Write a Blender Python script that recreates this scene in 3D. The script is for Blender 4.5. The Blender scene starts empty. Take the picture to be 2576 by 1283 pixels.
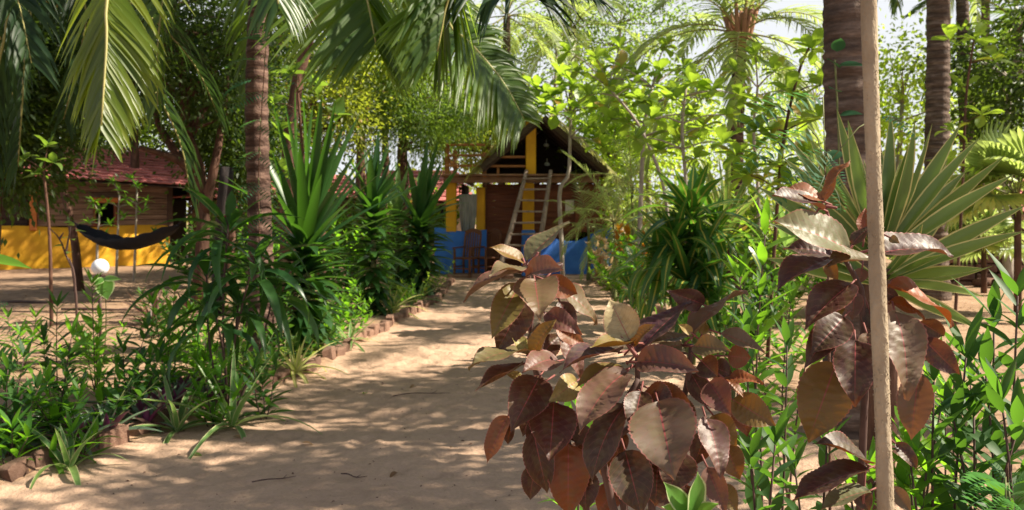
import bpy, math, random
import numpy as np
from mathutils import Vector, Matrix
V = Vector
PI = math.pi
sc = bpy.context.scene
C = sc.collection

# ------------------------------------------------------------------ camera, sky, sun, exposure
F, CU, CV, EYE = 2231.0, 1288.0, 530.0, 1.5
cam_d = bpy.data.cameras.new('camera')
cam_d.lens = 36 * F / 2576; cam_d.sensor_width = 36
cam_d.shift_y = -(641.5 - CV) / 2576
cam_d.clip_start = 0.05; cam_d.clip_end = 2000
cam_d.dof.use_dof = True; cam_d.dof.focus_distance = 2.1; cam_d.dof.aperture_fstop = 8.0
cam = bpy.data.objects.new('camera', cam_d); C.objects.link(cam)
cam.location = (0, 0, EYE); cam.rotation_euler = (PI/2, 0, 0)
sc.camera = cam
SUN_AZ, SUN_EL = math.radians(91), math.radians(43)
world = bpy.data.worlds.new('World'); sc.world = world; world.use_nodes = True
wn = world.node_tree.nodes; wl = world.node_tree.links
sky = wn.new('ShaderNodeTexSky'); sky.sky_type = 'NISHITA'; sky.sun_disc = False
sky.sun_elevation = SUN_EL; sky.sun_rotation = SUN_AZ
sky.air_density = 1.0; sky.dust_density = 1.5; sky.ozone_density = 1.0
bg = wn['Background']; bg.inputs['Strength'].default_value = 0.05
# pale haze towards the horizon with ragged cloud edges
tc = wn.new('ShaderNodeTexCoord'); cn = wn.new('ShaderNodeTexNoise'); cn.inputs['Scale'].default_value = 3.0; cn.inputs['Detail'].default_value = 5
wl.new(tc.outputs['Generated'], cn.inputs['Vector'])
sx = wn.new('ShaderNodeSeparateXYZ'); wl.new(tc.outputs['Generated'], sx.inputs[0])
ma = wn.new('ShaderNodeMath'); ma.operation = 'MULTIPLY_ADD'; ma.inputs[1].default_value = -.9; wl.new(cn.outputs['Fac'], ma.inputs[0]); wl.new(sx.outputs[2], ma.inputs[2])
cr_ = wn.new('ShaderNodeValToRGB'); cr_.color_ramp.elements[0].position = 0.0; cr_.color_ramp.elements[0].color = (1, 1, 1, 1)
cr_.color_ramp.elements[1].position = .28; cr_.color_ramp.elements[1].color = (0, 0, 0, 1)
wl.new(ma.outputs[0], cr_.inputs[0])
cm = wn.new('ShaderNodeMix'); cm.data_type = 'RGBA'; wl.new(cr_.outputs[0], cm.inputs[0]); wl.new(sky.outputs[0], cm.inputs[6]); cm.inputs[7].default_value = (6.9, 7.1, 7.4, 1)
wl.new(cm.outputs[2], bg.inputs['Color'])
sun_d = bpy.data.lights.new('sun', 'SUN'); sun_d.energy = 5.0; sun_d.angle = math.radians(0.53)
sun_d.color = (1.0, 0.90, 0.73)
sun = bpy.data.objects.new('sun', sun_d); C.objects.link(sun)
SUN = V((math.cos(SUN_EL)*math.sin(SUN_AZ), math.cos(SUN_EL)*math.cos(SUN_AZ), math.sin(SUN_EL)))
sun.rotation_euler = SUN.to_track_quat('Z', 'Y').to_euler()
sc.view_settings.view_transform = 'Standard'; sc.view_settings.look = 'None'
sc.view_settings.exposure = 1.42; sc.view_settings.gamma = 1
sc.view_settings.use_curve_mapping = False
sc.render.engine = 'CYCLES'
sc.cycles.use_denoising = True
sc.cycles.max_bounces = 6; sc.cycles.diffuse_bounces = 2; sc.cycles.transmission_bounces = 4; sc.cycles.transparent_max_bounces = 4

# ------------------------------------------------------------------ helpers
def P(u, v, Y):                       # a point seen at (u, v) of the 2576 px picture, Y metres ahead
    return V(((u-CU)/F*Y, Y, EYE-(v-CV)/F*Y))
def gy(v): return EYE*F/(v-CV)        # distance of flat ground seen at row v

def lerp(a, b, t): return a+(b-a)*t
def smooth(t): t = min(1, max(0, t)); return t*t*(3-2*t)

_perm = np.random.RandomState(5).rand(64, 64)
def vnoise(x, y):
    x = np.asarray(x, float); y = np.asarray(y, float)
    i = np.floor(x).astype(int); j = np.floor(y).astype(int)
    fx = x-i; fy = y-j; fx = fx*fx*(3-2*fx); fy = fy*fy*(3-2*fy)
    g = lambda a, b: _perm[a % 64, b % 64]
    return (g(i, j)*(1-fx)+g(i+1, j)*fx)*(1-fy)+(g(i, j+1)*(1-fx)+g(i+1, j+1)*fx)*fy - .5
def hgt(x, y):
    return 0.05*vnoise(x*.35+3, y*.35)+0.035*vnoise(x*1.1, y*1.1+7)+0.014*vnoise(x*3.1, y*3.1)
KL = np.array([(3.0,-3.75),(4.3,-3.05),(5.0,-2.75),(6.43,-2.33),(7.97,-1.89),(10.1,-1.67),(12.2,-1.45),(14.5,-1.22),(18.5,-1.25),(20.3,-1.5)])
KR = np.array([(3.0,2.1),(6,2.05),(10,2.05),(12.9,2.03),(15.5,1.9),(18.6,1.68),(20.3,1.9)])
def kl(y): return np.interp(y, KL[:,0], KL[:,1])
def kr(y): return np.interp(y, KR[:,0], KR[:,1])
def inpath(x, y):
    a = np.clip((x-kl(y))/.12, 0, 1); b = np.clip((kr(y)-x)/.25, 0, 1); c = np.clip((20.6-y)/.3, 0, 1)
    return a*b*c
def ground(x, y):
    return float(hgt(np.array(x), np.array(y))+0.05*(1-inpath(x, y)))

def mesh_np(name, verts, faces, uv=None, mats=(), smooth_=True, midx=None):
    verts = np.asarray(verts, np.float32); me = bpy.data.meshes.new(name)
    faces = np.asarray(faces, np.int32); nf, k = faces.shape
    me.vertices.add(len(verts)); me.vertices.foreach_set('co', verts.ravel())
    me.loops.add(nf*k); me.loops.foreach_set('vertex_index', faces.ravel())
    me.polygons.add(nf); me.polygons.foreach_set('loop_start', np.arange(0, nf*k, k, dtype=np.int32))
    me.polygons.foreach_set('use_smooth', np.full(nf, smooth_))
    if midx is not None: me.polygons.foreach_set('material_index', np.asarray(midx, np.int32))
    if uv is not None:
        l = me.uv_layers.new(name='UVMap'); l.data.foreach_set('uv', np.asarray(uv, np.float32)[faces.ravel()].ravel())
    for m in mats: me.materials.append(m)
    me.update(calc_edges=True)
    return me

class MB:
    def __init__(s): s.v=[]; s.f=[]; s.m=[]; s.s=[]
    def add(s, vs, fs, mat=0, sm=False):
        n=len(s.v); s.v += [tuple(p) for p in vs]
        for f in fs: s.f.append([i+n for i in f]); s.m.append(mat); s.s.append(sm)
        return s
    def box(s, c, size, M=None, mat=0, ch=0.0, jit=0, rng=None):
        x,y,z = [d/2 for d in size]
        if ch <= 0:
            vs=[V((a*x,b*y,e*z)) for a in(-1,1) for b in(-1,1) for e in(-1,1)]
            fs=[(0,1,3,2),(4,6,7,5),(0,4,5,1),(2,3,7,6),(0,2,6,4),(1,5,7,3)]
        else:
            ch=min(ch,.45*min(size))
            vs=[];idx={}
            for a in(-1,1):
                for b in(-1,1):
                    for e in(-1,1):
                        for ax in range(3):
                            p=[a*(x-ch),b*(y-ch),e*(z-ch)]; p[ax]=(a,b,e)[ax]*(x,y,z)[ax]
                            idx[(a,b,e,ax)]=len(vs); vs.append(V(p))
            fs=[]
            for ax in range(3):
                o=[i for i in range(3) if i!=ax]
                for sg in(-1,1):
                    q=[]
                    for (p1,p2) in((-1,-1),(1,-1),(1,1),(-1,1)):
                        k=[0,0,0];k[ax]=sg;k[o[0]]=p1;k[o[1]]=p2;q.append(idx[(*k,ax)])
                    if (sg<0)!=(ax==1): q=q[::-1]
                    fs.append(q)
            for ax in range(3):
                o=[i for i in range(3) if i!=ax]
                for p1 in(-1,1):
                    for p2 in(-1,1):
                        k0=[0,0,0];k0[ax]=-1;k0[o[0]]=p1;k0[o[1]]=p2;k1=list(k0);k1[ax]=1
                        fs.append([idx[(*k0,o[0])],idx[(*k1,o[0])],idx[(*k1,o[1])],idx[(*k0,o[1])]])
            for a in(-1,1):
                for b in(-1,1):
                    for e in(-1,1): fs.append([idx[(a,b,e,0)],idx[(a,b,e,1)],idx[(a,b,e,2)]])
        if jit and rng: vs=[p+V((rng.uniform(-jit,jit),rng.uniform(-jit,jit),rng.uniform(-jit,jit))) for p in vs]
        M=M or Matrix()
        return s.add([M@(p)+V(c) if M.is_identity else M.to_3x3()@p+V(c) for p in vs],fs,mat,False)
    def tube(s, pts, rad, n=8, mat=0, caps=True, sm=True):
        pts=[V(p) for p in pts]
        if not isinstance(rad,(list,tuple)): rad=[rad]*len(pts)
        vs=[];fs=[]
        T=(pts[1]-pts[0]).normalized(); a=T.orthogonal().normalized()
        for i,p in enumerate(pts):
            T=(pts[min(i+1,len(pts)-1)]-pts[max(i-1,0)]).normalized()
            a=(a-T*a.dot(T)).normalized(); b=T.cross(a)
            for k in range(n):
                w=2*PI*k/n; vs.append(p+(a*math.cos(w)+b*math.sin(w))*rad[i])
        for i in range(len(pts)-1):
            for k in range(n):
                k2=(k+1)%n; fs.append((i*n+k,i*n+k2,(i+1)*n+k2,(i+1)*n+k))
        if caps: fs.append(tuple(range(n))[::-1]); fs.append(tuple((len(pts)-1)*n+k for k in range(n)))
        return s.add(vs,fs,mat,sm)
    def beam(s, a, b, w, h, mat=0, ch=0.0):
        a=V(a);b=V(b);d=(b-a);L=d.length;d.normalize()
        up=V((0,0,1)) if abs(d.z)<.95 else V((0,1,0))
        sx=d.cross(up).normalized(); uz=sx.cross(d)
        M=Matrix((sx,d,uz)).transposed().to_4x4()
        return s.box((a+b)/2,(w,L,h),M,mat,ch)
    def mesh(s, name, mats):
        me=bpy.data.meshes.new(name); me.from_pydata(s.v,[],s.f)
        me.polygons.foreach_set('material_index',s.m); me.polygons.foreach_set('use_smooth',s.s)
        for m in mats: me.materials.append(m)
        me.update(); return me
    def build(s, name, mats, parent=None, off=None):
        if not isinstance(mats,(list,tuple)): mats=[mats]
        if off is not None: s.v=[tuple(V(p)-V(off)) for p in s.v]
        return put(name, s.mesh(name,mats), parent)

def put(name, me, parent=None, M=None, color=None):
    o=bpy.data.objects.new(name,me); C.objects.link(o)
    if parent is not None: o.parent=parent
    if M is not None: o.matrix_local=M
    if color is not None: o.color=(*color,1)
    return o
def tag(o,label=None,cat=None,group=None,kind=None):
    if label: o['label']=label
    if cat: o['category']=cat
    if group: o['group']=group
    if kind: o['kind']=kind
    return o
def thing(name,label,cat,loc=(0,0,0),group=None,rotz=0):
    o=bpy.data.objects.new(name,None); C.objects.link(o); o.location=loc; o.rotation_euler=(0,0,rotz)
    o.empty_display_size=.1
    return tag(o,label,cat,group)

# ------------------------------------------------------------------ materials
def newmat(name):
    m=bpy.data.materials.new(name); m.use_nodes=True
    nt=m.node_tree; return m,nt,nt.nodes,nt.links,nt.nodes['Principled BSDF']
def ramp(nt,fac,stops,interp='LINEAR'):
    r=nt.nodes.new('ShaderNodeValToRGB'); r.color_ramp.interpolation=interp
    e=r.color_ramp.elements
    while len(e)<len(stops): e.new(.5)
    for el,(p,c) in zip(e,stops): el.position=p; el.color=(*c,1) if len(c)==3 else c
    if fac is not None: nt.links.new(fac,r.inputs[0])
    return r.outputs[0]
def noise(nt,scale,detail=4,vec=None,rough=.55,coord='Object'):
    n=nt.nodes.new('ShaderNodeTexNoise'); n.inputs['Scale'].default_value=scale; n.inputs['Detail'].default_value=detail
    n.inputs['Roughness'].default_value=rough
    if vec is None:
        t=nt.nodes.new('ShaderNodeTexCoord'); vec=t.outputs[coord]
    nt.links.new(vec,n.inputs['Vector']); return n.outputs['Fac']
def scaled(nt,s,coord='Object'):
    t=nt.nodes.new('ShaderNodeTexCoord'); mp=nt.nodes.new('ShaderNodeMapping'); mp.inputs['Scale'].default_value=s
    nt.links.new(t.outputs[coord],mp.inputs[0]); return mp.outputs[0]
def mixc(nt,f,a,b,mode='MIX'):
    m=nt.nodes.new('ShaderNodeMix'); m.data_type='RGBA'; m.blend_type=mode
    for s,val in ((m.inputs[0],f),(m.inputs[6],a),(m.inputs[7],b)):
        if hasattr(val,'links') or hasattr(val,'is_linked'): nt.links.new(val,s)
        elif isinstance(val,(int,float)): s.default_value=val
        else: s.default_value=(*val,1)
    return m.outputs[2]
def mth(nt,op,a,b=None,c=None):
    m=nt.nodes.new('ShaderNodeMath'); m.operation=op
    for i,x in enumerate((a,b,c)):
        if x is None: continue
        if isinstance(x,(int,float)): m.inputs[i].default_value=x
        else: nt.links.new(x,m.inputs[i])
    return m.outputs[0]
def bump(nt,bs,h,strength,dist):
    b=nt.nodes.new('ShaderNodeBump'); b.inputs['Strength'].default_value=strength; b.inputs['Distance'].default_value=dist
    nt.links.new(h,b.inputs['Height']); nt.links.new(b.outputs[0],bs.inputs['Normal'])
def solid(name,c1,c2,scale=6,rough=.8,stretch=None,bmp=.3,dist=.01,island=0.0,detail=5):
    m,nt,N,L,b=newmat(name)
    vec=scaled(nt,stretch) if stretch else None
    f=noise(nt,scale,detail,vec)
    col=ramp(nt,f,[(.3,c1),(.7,c2)])
    if island:
        oi=N.new('ShaderNodeObjectInfo')
        k=mth(nt,'MULTIPLY_ADD',oi.outputs['Random'],island,1-island/2)
        h=N.new('ShaderNodeHueSaturation'); L.new(col,h.inputs['Color']); L.new(k,h.inputs['Value']); col=h.outputs[0]
    L.new(col,b.inputs['Base Color']); b.inputs['Roughness'].default_value=rough
    b.inputs['Specular IOR Level'].default_value=.3
    if bmp: bump(nt,b,noise(nt,scale*4,4,vec),bmp,dist)
    return m

def leafmat(name,c1,c2,trans,tf=.4,rough=.42,spec=.5,stripe=None,back=None,objcol=False,dry=None):
    """c1..c2 leaf colours, trans transmitted colour; stripe=(kind,colour): 'mid','edge','multi'"""
    m,nt,N,L,b=newmat(name)
    geo=N.new('ShaderNodeNewGeometry'); oi=N.new('ShaderNodeObjectInfo')
    r=mth(nt,'FRACT',mth(nt,'ADD',geo.outputs['Random Per Island'],oi.outputs['Random']))
    col=ramp(nt,r,[(0,c1),(1,c2)])
    if dry:
        sel=mth(nt,'GREATER_THAN',mth(nt,'FRACT',mth(nt,'MULTIPLY',r,37.7)),1-dry[1]); col=mixc(nt,sel,col,dry[0])
    tr=mixc(nt,r,trans,tuple(x*1.5 for x in trans))
    if objcol:
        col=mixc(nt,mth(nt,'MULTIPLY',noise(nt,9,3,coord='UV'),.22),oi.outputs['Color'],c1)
    if stripe or objcol:
        uvn=N.new('ShaderNodeUVMap'); sp=N.new('ShaderNodeSeparateXYZ'); L.new(uvn.outputs[0],sp.inputs[0])
        u,v=sp.outputs[0],sp.outputs[1]
        au=mth(nt,'ABSOLUTE',mth(nt,'SUBTRACT',u,.5))
        nz=mth(nt,'MULTIPLY',mth(nt,'SUBTRACT',noise(nt,6,2,coord='UV'),.5),.12)
        au=mth(nt,'ADD',au,nz) if stripe else au
    if stripe:
        k,sc_=stripe
        if k=='mid': f=mth(nt,'LESS_THAN',au,.07)
        elif k=='edge': f=mth(nt,'GREATER_THAN',au,.405)
        elif k=='centre': f=mth(nt,'LESS_THAN',au,.2)
        else:
            f=mth(nt,'GREATER_THAN',mth(nt,'SINE',mth(nt,'MULTIPLY',u,26)),.35)
        col=mixc(nt,f,col,sc_); tr=mixc(nt,f,tr,tuple(x*.9 for x in sc_))
    if objcol:
        col=mixc(nt,mth(nt,'MULTIPLY',ramp(nt,noise(nt,3.5,4,coord='UV'),[(.42,(0,0,0)),(.62,(1,1,1))]),.42),col,(.10,.085,.028))
        col=mixc(nt,mth(nt,'MULTIPLY',ramp(nt,noise(nt,16,3,coord='UV'),[(.66,(0,0,0)),(.72,(1,1,1))]),.5),col,(.05,.022,.014))
        mid=mth(nt,'LESS_THAN',au,mth(nt,'MULTIPLY_ADD',v,-.012,.017))
        ph=mth(nt,'FRACT',mth(nt,'MULTIPLY',mth(nt,'SUBTRACT',v,mth(nt,'MULTIPLY',mth(nt,'POWER',mth(nt,'MULTIPLY',au,2),1.25),.26)),9))
        ve=mth(nt,'LESS_THAN',ph,.085)
        col=mixc(nt,mth(nt,'MULTIPLY',ve,.4),col,(.15,.06,.045))
        col=mixc(nt,mth(nt,'MULTIPLY',mid,.8),col,(.27,.055,.06))
        tr=mixc(nt,.5,oi.outputs['Color'],(.36,.09,.01))
        edge=mth(nt,'MULTIPLY',mth(nt,'GREATER_THAN',au,.475),.5)
        col=mixc(nt,edge,col,(.30,.08,.08))
        bump(nt,b,noise(nt,45,3,coord='UV'),.2,.0016)
    if back:
        col=mixc(nt,geo.outputs['Backfacing'],col,back)
    L.new(col,b.inputs['Base Color'])
    b.inputs['Roughness'].default_value=rough; b.inputs['Specular IOR Level'].default_value=spec
    t=N.new('ShaderNodeBsdfTranslucent'); L.new(tr,t.inputs[0])
    ms=N.new('ShaderNodeMixShader'); ms.inputs[0].default_value=tf
    L.new(b.outputs[0],ms.inputs[1]); L.new(t.outputs[0],ms.inputs[2])
    L.new(ms.outputs[0],N['Material Output'].inputs[0])
    return m

M={}
# sand
def sandmat(name,a,b_,dark,litter):
    m,nt,N,L,b=newmat(name)
    big=noise(nt,.7,5); fine=noise(nt,55,6); mid=noise(nt,6,5)
    col=ramp(nt,big,[(.32,a),(.68,b_)])
    col=mixc(nt,mth(nt,'MULTIPLY',ramp(nt,mid,[(.5,(0,0,0)),(.75,(1,1,1))]),litter),col,dark)
    grit=ramp(nt,noise(nt,160,2),[(.64,(0,0,0)),(.72,(1,1,1))])
    col=mixc(nt,mth(nt,'MULTIPLY',grit,.5),col,tuple(x*.35 for x in dark))
    col=mixc(nt,mth(nt,'MULTIPLY',ramp(nt,fine,[(.4,(0,0,0)),(.7,(1,1,1))]),.3),col,tuple(x*.7 for x in a))
    L.new(col,b.inputs['Base Color']); b.inputs['Roughness'].default_value=.95; b.inputs['Specular IOR Level'].default_value=.15
    h=mth(nt,'ADD',mth(nt,'MULTIPLY',noise(nt,14,6),1.0),mth(nt,'MULTIPLY',fine,.35))
    bump(nt,b,h,.9,.025)
    return m
M['sand']=sandmat('sand',(.375,.25,.175),(.475,.32,.225),(.24,.155,.105),.45)
M['soil']=sandmat('sandy_soil',(.26,.165,.105),(.38,.25,.165),(.13,.075,.04),.8)
M['palm_bark']=None
def palmbark(name,a,b_,c_):
    m,nt,N,L,b=newmat(name)
    vec=scaled(nt,(1,1,6)); f=noise(nt,3.5,6,vec,.65)
    col=ramp(nt,f,[(.3,a),(.5,b_),(.72,c_)])
    w=N.new('ShaderNodeTexWave'); w.bands_direction='Z'; w.inputs['Scale'].default_value=2.6; w.inputs['Distortion'].default_value=3; w.inputs['Detail'].default_value=3
    t=N.new('ShaderNodeTexCoord'); L.new(t.outputs['Object'],w.inputs[0])
    col=mixc(nt,mth(nt,'MULTIPLY',ramp(nt,w.outputs['Fac'],[(.0,(1,1,1)),(.22,(0,0,0))]),.4),col,tuple(x*.45 for x in a))
    L.new(col,b.inputs['Base Color']); b.inputs['Roughness'].default_value=.9; b.inputs['Specular IOR Level'].default_value=.2
    bump(nt,b,mth(nt,'ADD',noise(nt,30,5),mth(nt,'MULTIPLY',w.outputs['Fac'],.8)),.8,.02)
    return m
M['palm_bark']=palmbark('palm_bark',(.045,.03,.024),(.10,.068,.052),(.23,.17,.14))
M['palm_bark_red']=palmbark('reddish_palm_bark',(.035,.02,.015),(.085,.048,.038),(.24,.15,.115))
M['bark']=solid('brown_bark',(.045,.021,.014),(.15,.075,.05),9,.9,(1,1,.35),.8,.02)
M['bark_black']=solid('blackish_bark',(.012,.010,.010),(.04,.03,.028),9,.9,(1,1,.4),.7,.015)  # near-black bark colour of the short cut trunk
M['bark_grey']=solid('grey_bark',(.22,.18,.15),(.40,.35,.29),12,.9,(1,1,.4),.5,.01)
M['bark_pale']=solid('pale_bark',(.13,.092,.056),(.40,.325,.23),9,.95,(1,1,.5),1.0,.012,0,10)
M['stem_green']=solid('green_stem',(.10,.13,.04),(.16,.16,.06),20,.6,None,0)
M['stem_dark']=solid('dark_stem',(.05,.028,.025),(.10,.055,.045),20,.7,None,0)
M['stem_pink']=solid('pink_stem',(.15,.045,.04),(.22,.08,.065),20,.6,None,0)
# leaves
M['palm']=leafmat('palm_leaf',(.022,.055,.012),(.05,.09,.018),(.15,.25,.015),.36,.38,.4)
M['palm_mid']=leafmat('sunlit_tint_palm_leaf',(.032,.075,.013),(.075,.125,.02),(.26,.40,.02),.45,.4,.35)  # copy of the palm leaf with sunlight put into a brighter tint
M['palm_yel']=leafmat('backlit_yellow_palm_leaf',(.06,.10,.014),(.13,.16,.02),(.40,.50,.02),.5,.4,.35)  # yellow-olive leaf, pushed yellower to put backlight into its colour
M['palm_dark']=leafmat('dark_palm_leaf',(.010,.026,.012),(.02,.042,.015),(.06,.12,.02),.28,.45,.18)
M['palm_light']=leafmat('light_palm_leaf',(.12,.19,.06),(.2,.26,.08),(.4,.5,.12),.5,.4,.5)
M['rachis']=solid('palm_rachis',(.20,.19,.06),(.30,.26,.09),8,.5,None,0)
M['rachis_brown']=solid('palm_stalk_base',(.20,.09,.05),(.34,.18,.10),8,.8,None,0)
M['lance']=leafmat('lance_leaf',(.04,.125,.018),(.085,.19,.024),(.24,.52,.02),.45,.48,.3)
M['lance_dark']=leafmat('dark_lance_leaf',(.018,.06,.018),(.038,.095,.022),(.12,.28,.02),.36,.52,.25)
M['drac']=leafmat('dracaena_leaf',(.014,.052,.016),(.034,.09,.022),(.08,.21,.015),.33,.36,.4)
M['drac_light']=leafmat('light_dracaena_leaf',(.10,.19,.07),(.16,.26,.09),(.22,.38,.07),.36,.35,.55)
M['corn']=leafmat('striped_corn_plant_leaf',(.022,.075,.02),(.045,.12,.026),(.12,.3,.02),.36,.33,.45,('mid',(.42,.40,.07)))
M['agave']=leafmat('striped_yucca_leaf',(.08,.13,.035),(.13,.19,.055),(.22,.34,.05),.34,.42,.4,('edge',(.58,.52,.20)))
M['spider']=leafmat('striped_strap_leaf',(.09,.19,.06),(.15,.26,.08),(.25,.4,.08),.4,.38,.5,('edge',(.50,.52,.26)))
M['spider_yel']=leafmat('yellow_strap_leaf',(.22,.27,.07),(.32,.36,.10),(.45,.5,.1),.42,.38,.5,('centre',(.6,.58,.25)))
M['rhoeo']=leafmat('oyster_plant_leaf',(.10,.16,.10),(.16,.22,.13),(.14,.12,.08),.22,.4,.5,None,(.16,.02,.10))
M['bromel']=leafmat('bronze_strap_leaf',(.05,.03,.03),(.13,.07,.06),(.2,.1,.06),.3,.4,.5)
M['copper']=leafmat('copperleaf_leaf',(.09,.05,.035),(.10,.05,.03),(.4,.09,.03),.18,.46,.36,objcol=True)
M['teak']=leafmat('broad_yellow_green_leaf',(.075,.155,.022),(.15,.235,.036),(.34,.50,.035),.48,.42,.45,None,None,False,((.30,.17,.03),.07))
M['teak_dark']=leafmat('broad_green_leaf',(.05,.11,.025),(.09,.16,.035),(.22,.36,.03),.42,.42,.45)
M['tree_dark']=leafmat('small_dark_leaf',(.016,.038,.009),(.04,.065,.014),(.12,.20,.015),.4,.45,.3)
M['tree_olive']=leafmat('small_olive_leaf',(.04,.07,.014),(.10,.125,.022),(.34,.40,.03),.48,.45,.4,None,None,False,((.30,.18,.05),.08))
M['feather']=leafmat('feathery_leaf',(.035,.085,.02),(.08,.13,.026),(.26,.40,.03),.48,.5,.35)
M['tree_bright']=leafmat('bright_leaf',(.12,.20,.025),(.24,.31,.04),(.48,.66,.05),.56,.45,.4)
M['pinna']=leafmat('pinnate_leaf',(.02,.075,.042),(.035,.105,.05),(.08,.22,.05),.38,.45,.3)
M['croton']=leafmat('croton_leaf',(.5,.42,.33),(.3,.13,.06),(.55,.4,.2),.4,.4,.5)
M['croton_or']=leafmat('orange_croton_leaf',(.42,.20,.025),(.2,.07,.02),(.6,.3,.02),.45,.4,.5)
M['varieg']=leafmat('green_cream_leaf',(.07,.18,.03),(.12,.24,.05),(.2,.42,.05),.4,.4,.4,('edge',(.42,.5,.24)))
M['dry']=leafmat('dry_leaf',(.17,.09,.045),(.33,.2,.10),(.3,.17,.06),.2,.7,.2)
M['flower']=leafmat('red_petal',(.45,.01,.03),(.5,.02,.04),(.6,.02,.03),.3,.5,.3)
# building
M['yellow']=solid('yellow_paint',(.50,.23,.012),(.70,.37,.015),2.2,.75,None,.5,.015,0,8)
M['blue']=solid('blue_paint',(.028,.11,.42),(.055,.19,.60),2.2,.75,None,.5,.015,0,8)
M['redwood']=solid('red_brown_boards',(.12,.033,.014),(.22,.065,.026),5,.6,(.5,1,7),.3,.006,.4)
M['darkwood']=solid('dark_boards',(.035,.02,.014),(.075,.042,.028),5,.8,(.6,1,6),.4,.008,.4)
M['slabwood']=solid('weathered_slab_wood',(.10,.055,.035),(.24,.155,.11),5,.85,(.5,1,7),.5,.012,.5)
M['orangewood']=solid('orange_stained_wood',(.35,.10,.025),(.50,.17,.04),5,.6,(1,1,4),.2,.005)
M['railwood']=solid('brown_rail_wood',(.26,.10,.03),(.36,.15,.045),6,.6,(1,1,3),.2,.005,.2)
M['deckwood']=solid('deck_wood',(.17,.085,.045),(.28,.15,.085),6,.7,(1,1,3),.3,.006,.2)
M['pole']=solid('grey_pole_wood',(.15,.105,.085),(.34,.26,.205),9,.8,(1,1,.3),.4,.006)
M['tile']=solid('clay_roof_tile',(.36,.105,.10),(.55,.19,.17),5,.85,None,.4,.008,.5)
M['brick']=solid('laterite_edging_brick',(.20,.105,.072),(.31,.19,.135),14,.95,None,.9,.02,.5)
M['laterite']=solid('laterite_block',(.12,.06,.045),(.22,.12,.09),7,.95,None,.8,.02,.5)
M['mortar']=solid('dark_mortar',(.05,.035,.03),(.09,.06,.05),8,.95,None,.6,.01)
M['thatch']=leafmat('palm_leaf_thatch',(.20,.20,.07),(.34,.31,.12),(.4,.4,.1),.35,.6,.3)
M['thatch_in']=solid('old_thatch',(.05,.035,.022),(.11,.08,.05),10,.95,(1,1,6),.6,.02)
M['paper']=solid('paper',(.62,.55,.47),(.68,.60,.52),3,.8,None,0)
M['cloth']=solid('grey_cloth',(.17,.17,.165),(.36,.34,.32),4,.9,(4,4,.7),.3,.01)
M['black']=solid('black_net_cloth',(.006,.006,.009),(.014,.014,.019),40,.85,None,.5,.005)
M['globe']=solid('white_globe',(.66,.68,.74),(.72,.73,.78),2,.35,None,0)
M['lamp']=solid('pale_lamp_glass',(.5,.5,.46),(.6,.6,.55),2,.4,None,0)
M['chair']=solid('chair_wood',(.10,.035,.015),(.17,.065,.028),7,.45,(1,1,4),.1,.003)
M['dark']=solid('interior_shade_paint',(.012,.010,.009),(.02,.016,.013),3,.95,None,0)  # near-black colour standing in for shade inside huts and windows
M['pot']=solid('blue_plastic',(.02,.06,.25),(.03,.09,.32),3,.4,None,0)
# ------------------------------------------------------------------ leaves and plants
def shp(kind,t):
    if kind=='ovate': w=math.sin(PI*t**.70)**.85 if 0<t<1 else 0; return w*(1-.35*smooth((t-.72)/.28))
    if kind=='lance': return math.sin(PI*min(1,max(0,t))**.85)**1.05 if 0<t<1 else 0
    if kind=='strap': return min(1,.35+4.5*t)*max(0,1-t**2.4)**.9
    if kind=='obovate': return math.sin(PI*t**1.45)**.75 if 0<t<1 else 0
    if kind=='agave': return (.55+t) if t<.45 else max(0,1-((t-.45)/.55)**1.7)
    return 1
ASP={'ovate':.5,'lance':.2,'strap':.08,'obovate':.5,'agave':.11}
def leaf_tpl(name,kind,droop,fold,n,a,mat,corr=0,serr=0,wave=0,seed=0,chord=False,twist=0,th0=0):
    asp=ASP[kind]
    rng=random.Random(seed); y=z=0.0; th=th0; rows=[]; vs=[]; uv=[]
    for i in range(n+1):
        t=i/n; rows.append((y,z,th))
        th=th0-droop*(t**.9); y+=math.cos(th)/n; z+=math.sin(th)/n
    ph=rng.random()*6
    for i,(y,z,th) in enumerate(rows):
        t=i/n; w=max(.5*shp(kind,t),.5*.02)
        tw=twist*t
        for j in range(a+1):
            s=-1+2*j/a; x=w*s
            if serr and j in(0,a): x*=1+serr*(1 if i%2 else -1)
            h=fold*asp*abs(x)+ wave*asp*abs(s)**2*math.sin(9*t+ph+(0 if s<0 else 2))
            if corr: h+=corr*(1-abs(s)**3)*min(1,abs(s)*3)*math.cos(2*PI*9*(t-.26*abs(2*x)**1.25))*min(1,4*(1-t))
            X=x*math.cos(tw)-h/asp*math.sin(tw); H=x*asp*math.sin(tw)+h*math.cos(tw)
            vs.append((X,y-math.sin(th)*H,z+math.cos(th)*H)); uv.append((s*.5+.5,t))
    fs=[(i*(a+1)+j,i*(a+1)+j+1,(i+1)*(a+1)+j+1,(i+1)*(a+1)+j) for i in range(n) for j in range(a)]
    vs=np.array(vs)
    if chord:
        e=vs[-(a+1):].mean(0)-vs[:a+1].mean(0); ang=math.atan2(e[2],e[1]); L=math.hypot(e[1],e[2])
        c,s_=math.cos(-ang),math.sin(-ang)
        vs[:,1:]=np.stack([(vs[:,1]*c-vs[:,2]*s_)/L,(vs[:,1]*s_+vs[:,2]*c)/L],1)
    return mesh_np(name,vs,fs,uv,[mat])
def frame(pos,d,nrm,L,W):
    y=V(d).normalized(); z=V(nrm); z=z-y*z.dot(y)
    if z.length<1e-4: z=y.orthogonal()
    z.normalize(); x=y.cross(z)
    m=Matrix(((x.x*W,y.x*L,z.x*L,pos[0]),(x.y*W,y.y*L,z.y*L,pos[1]),(x.z*W,y.z*L,z.z*L,pos[2]),(0,0,0,1)))
    return m
_tpl={}
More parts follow.
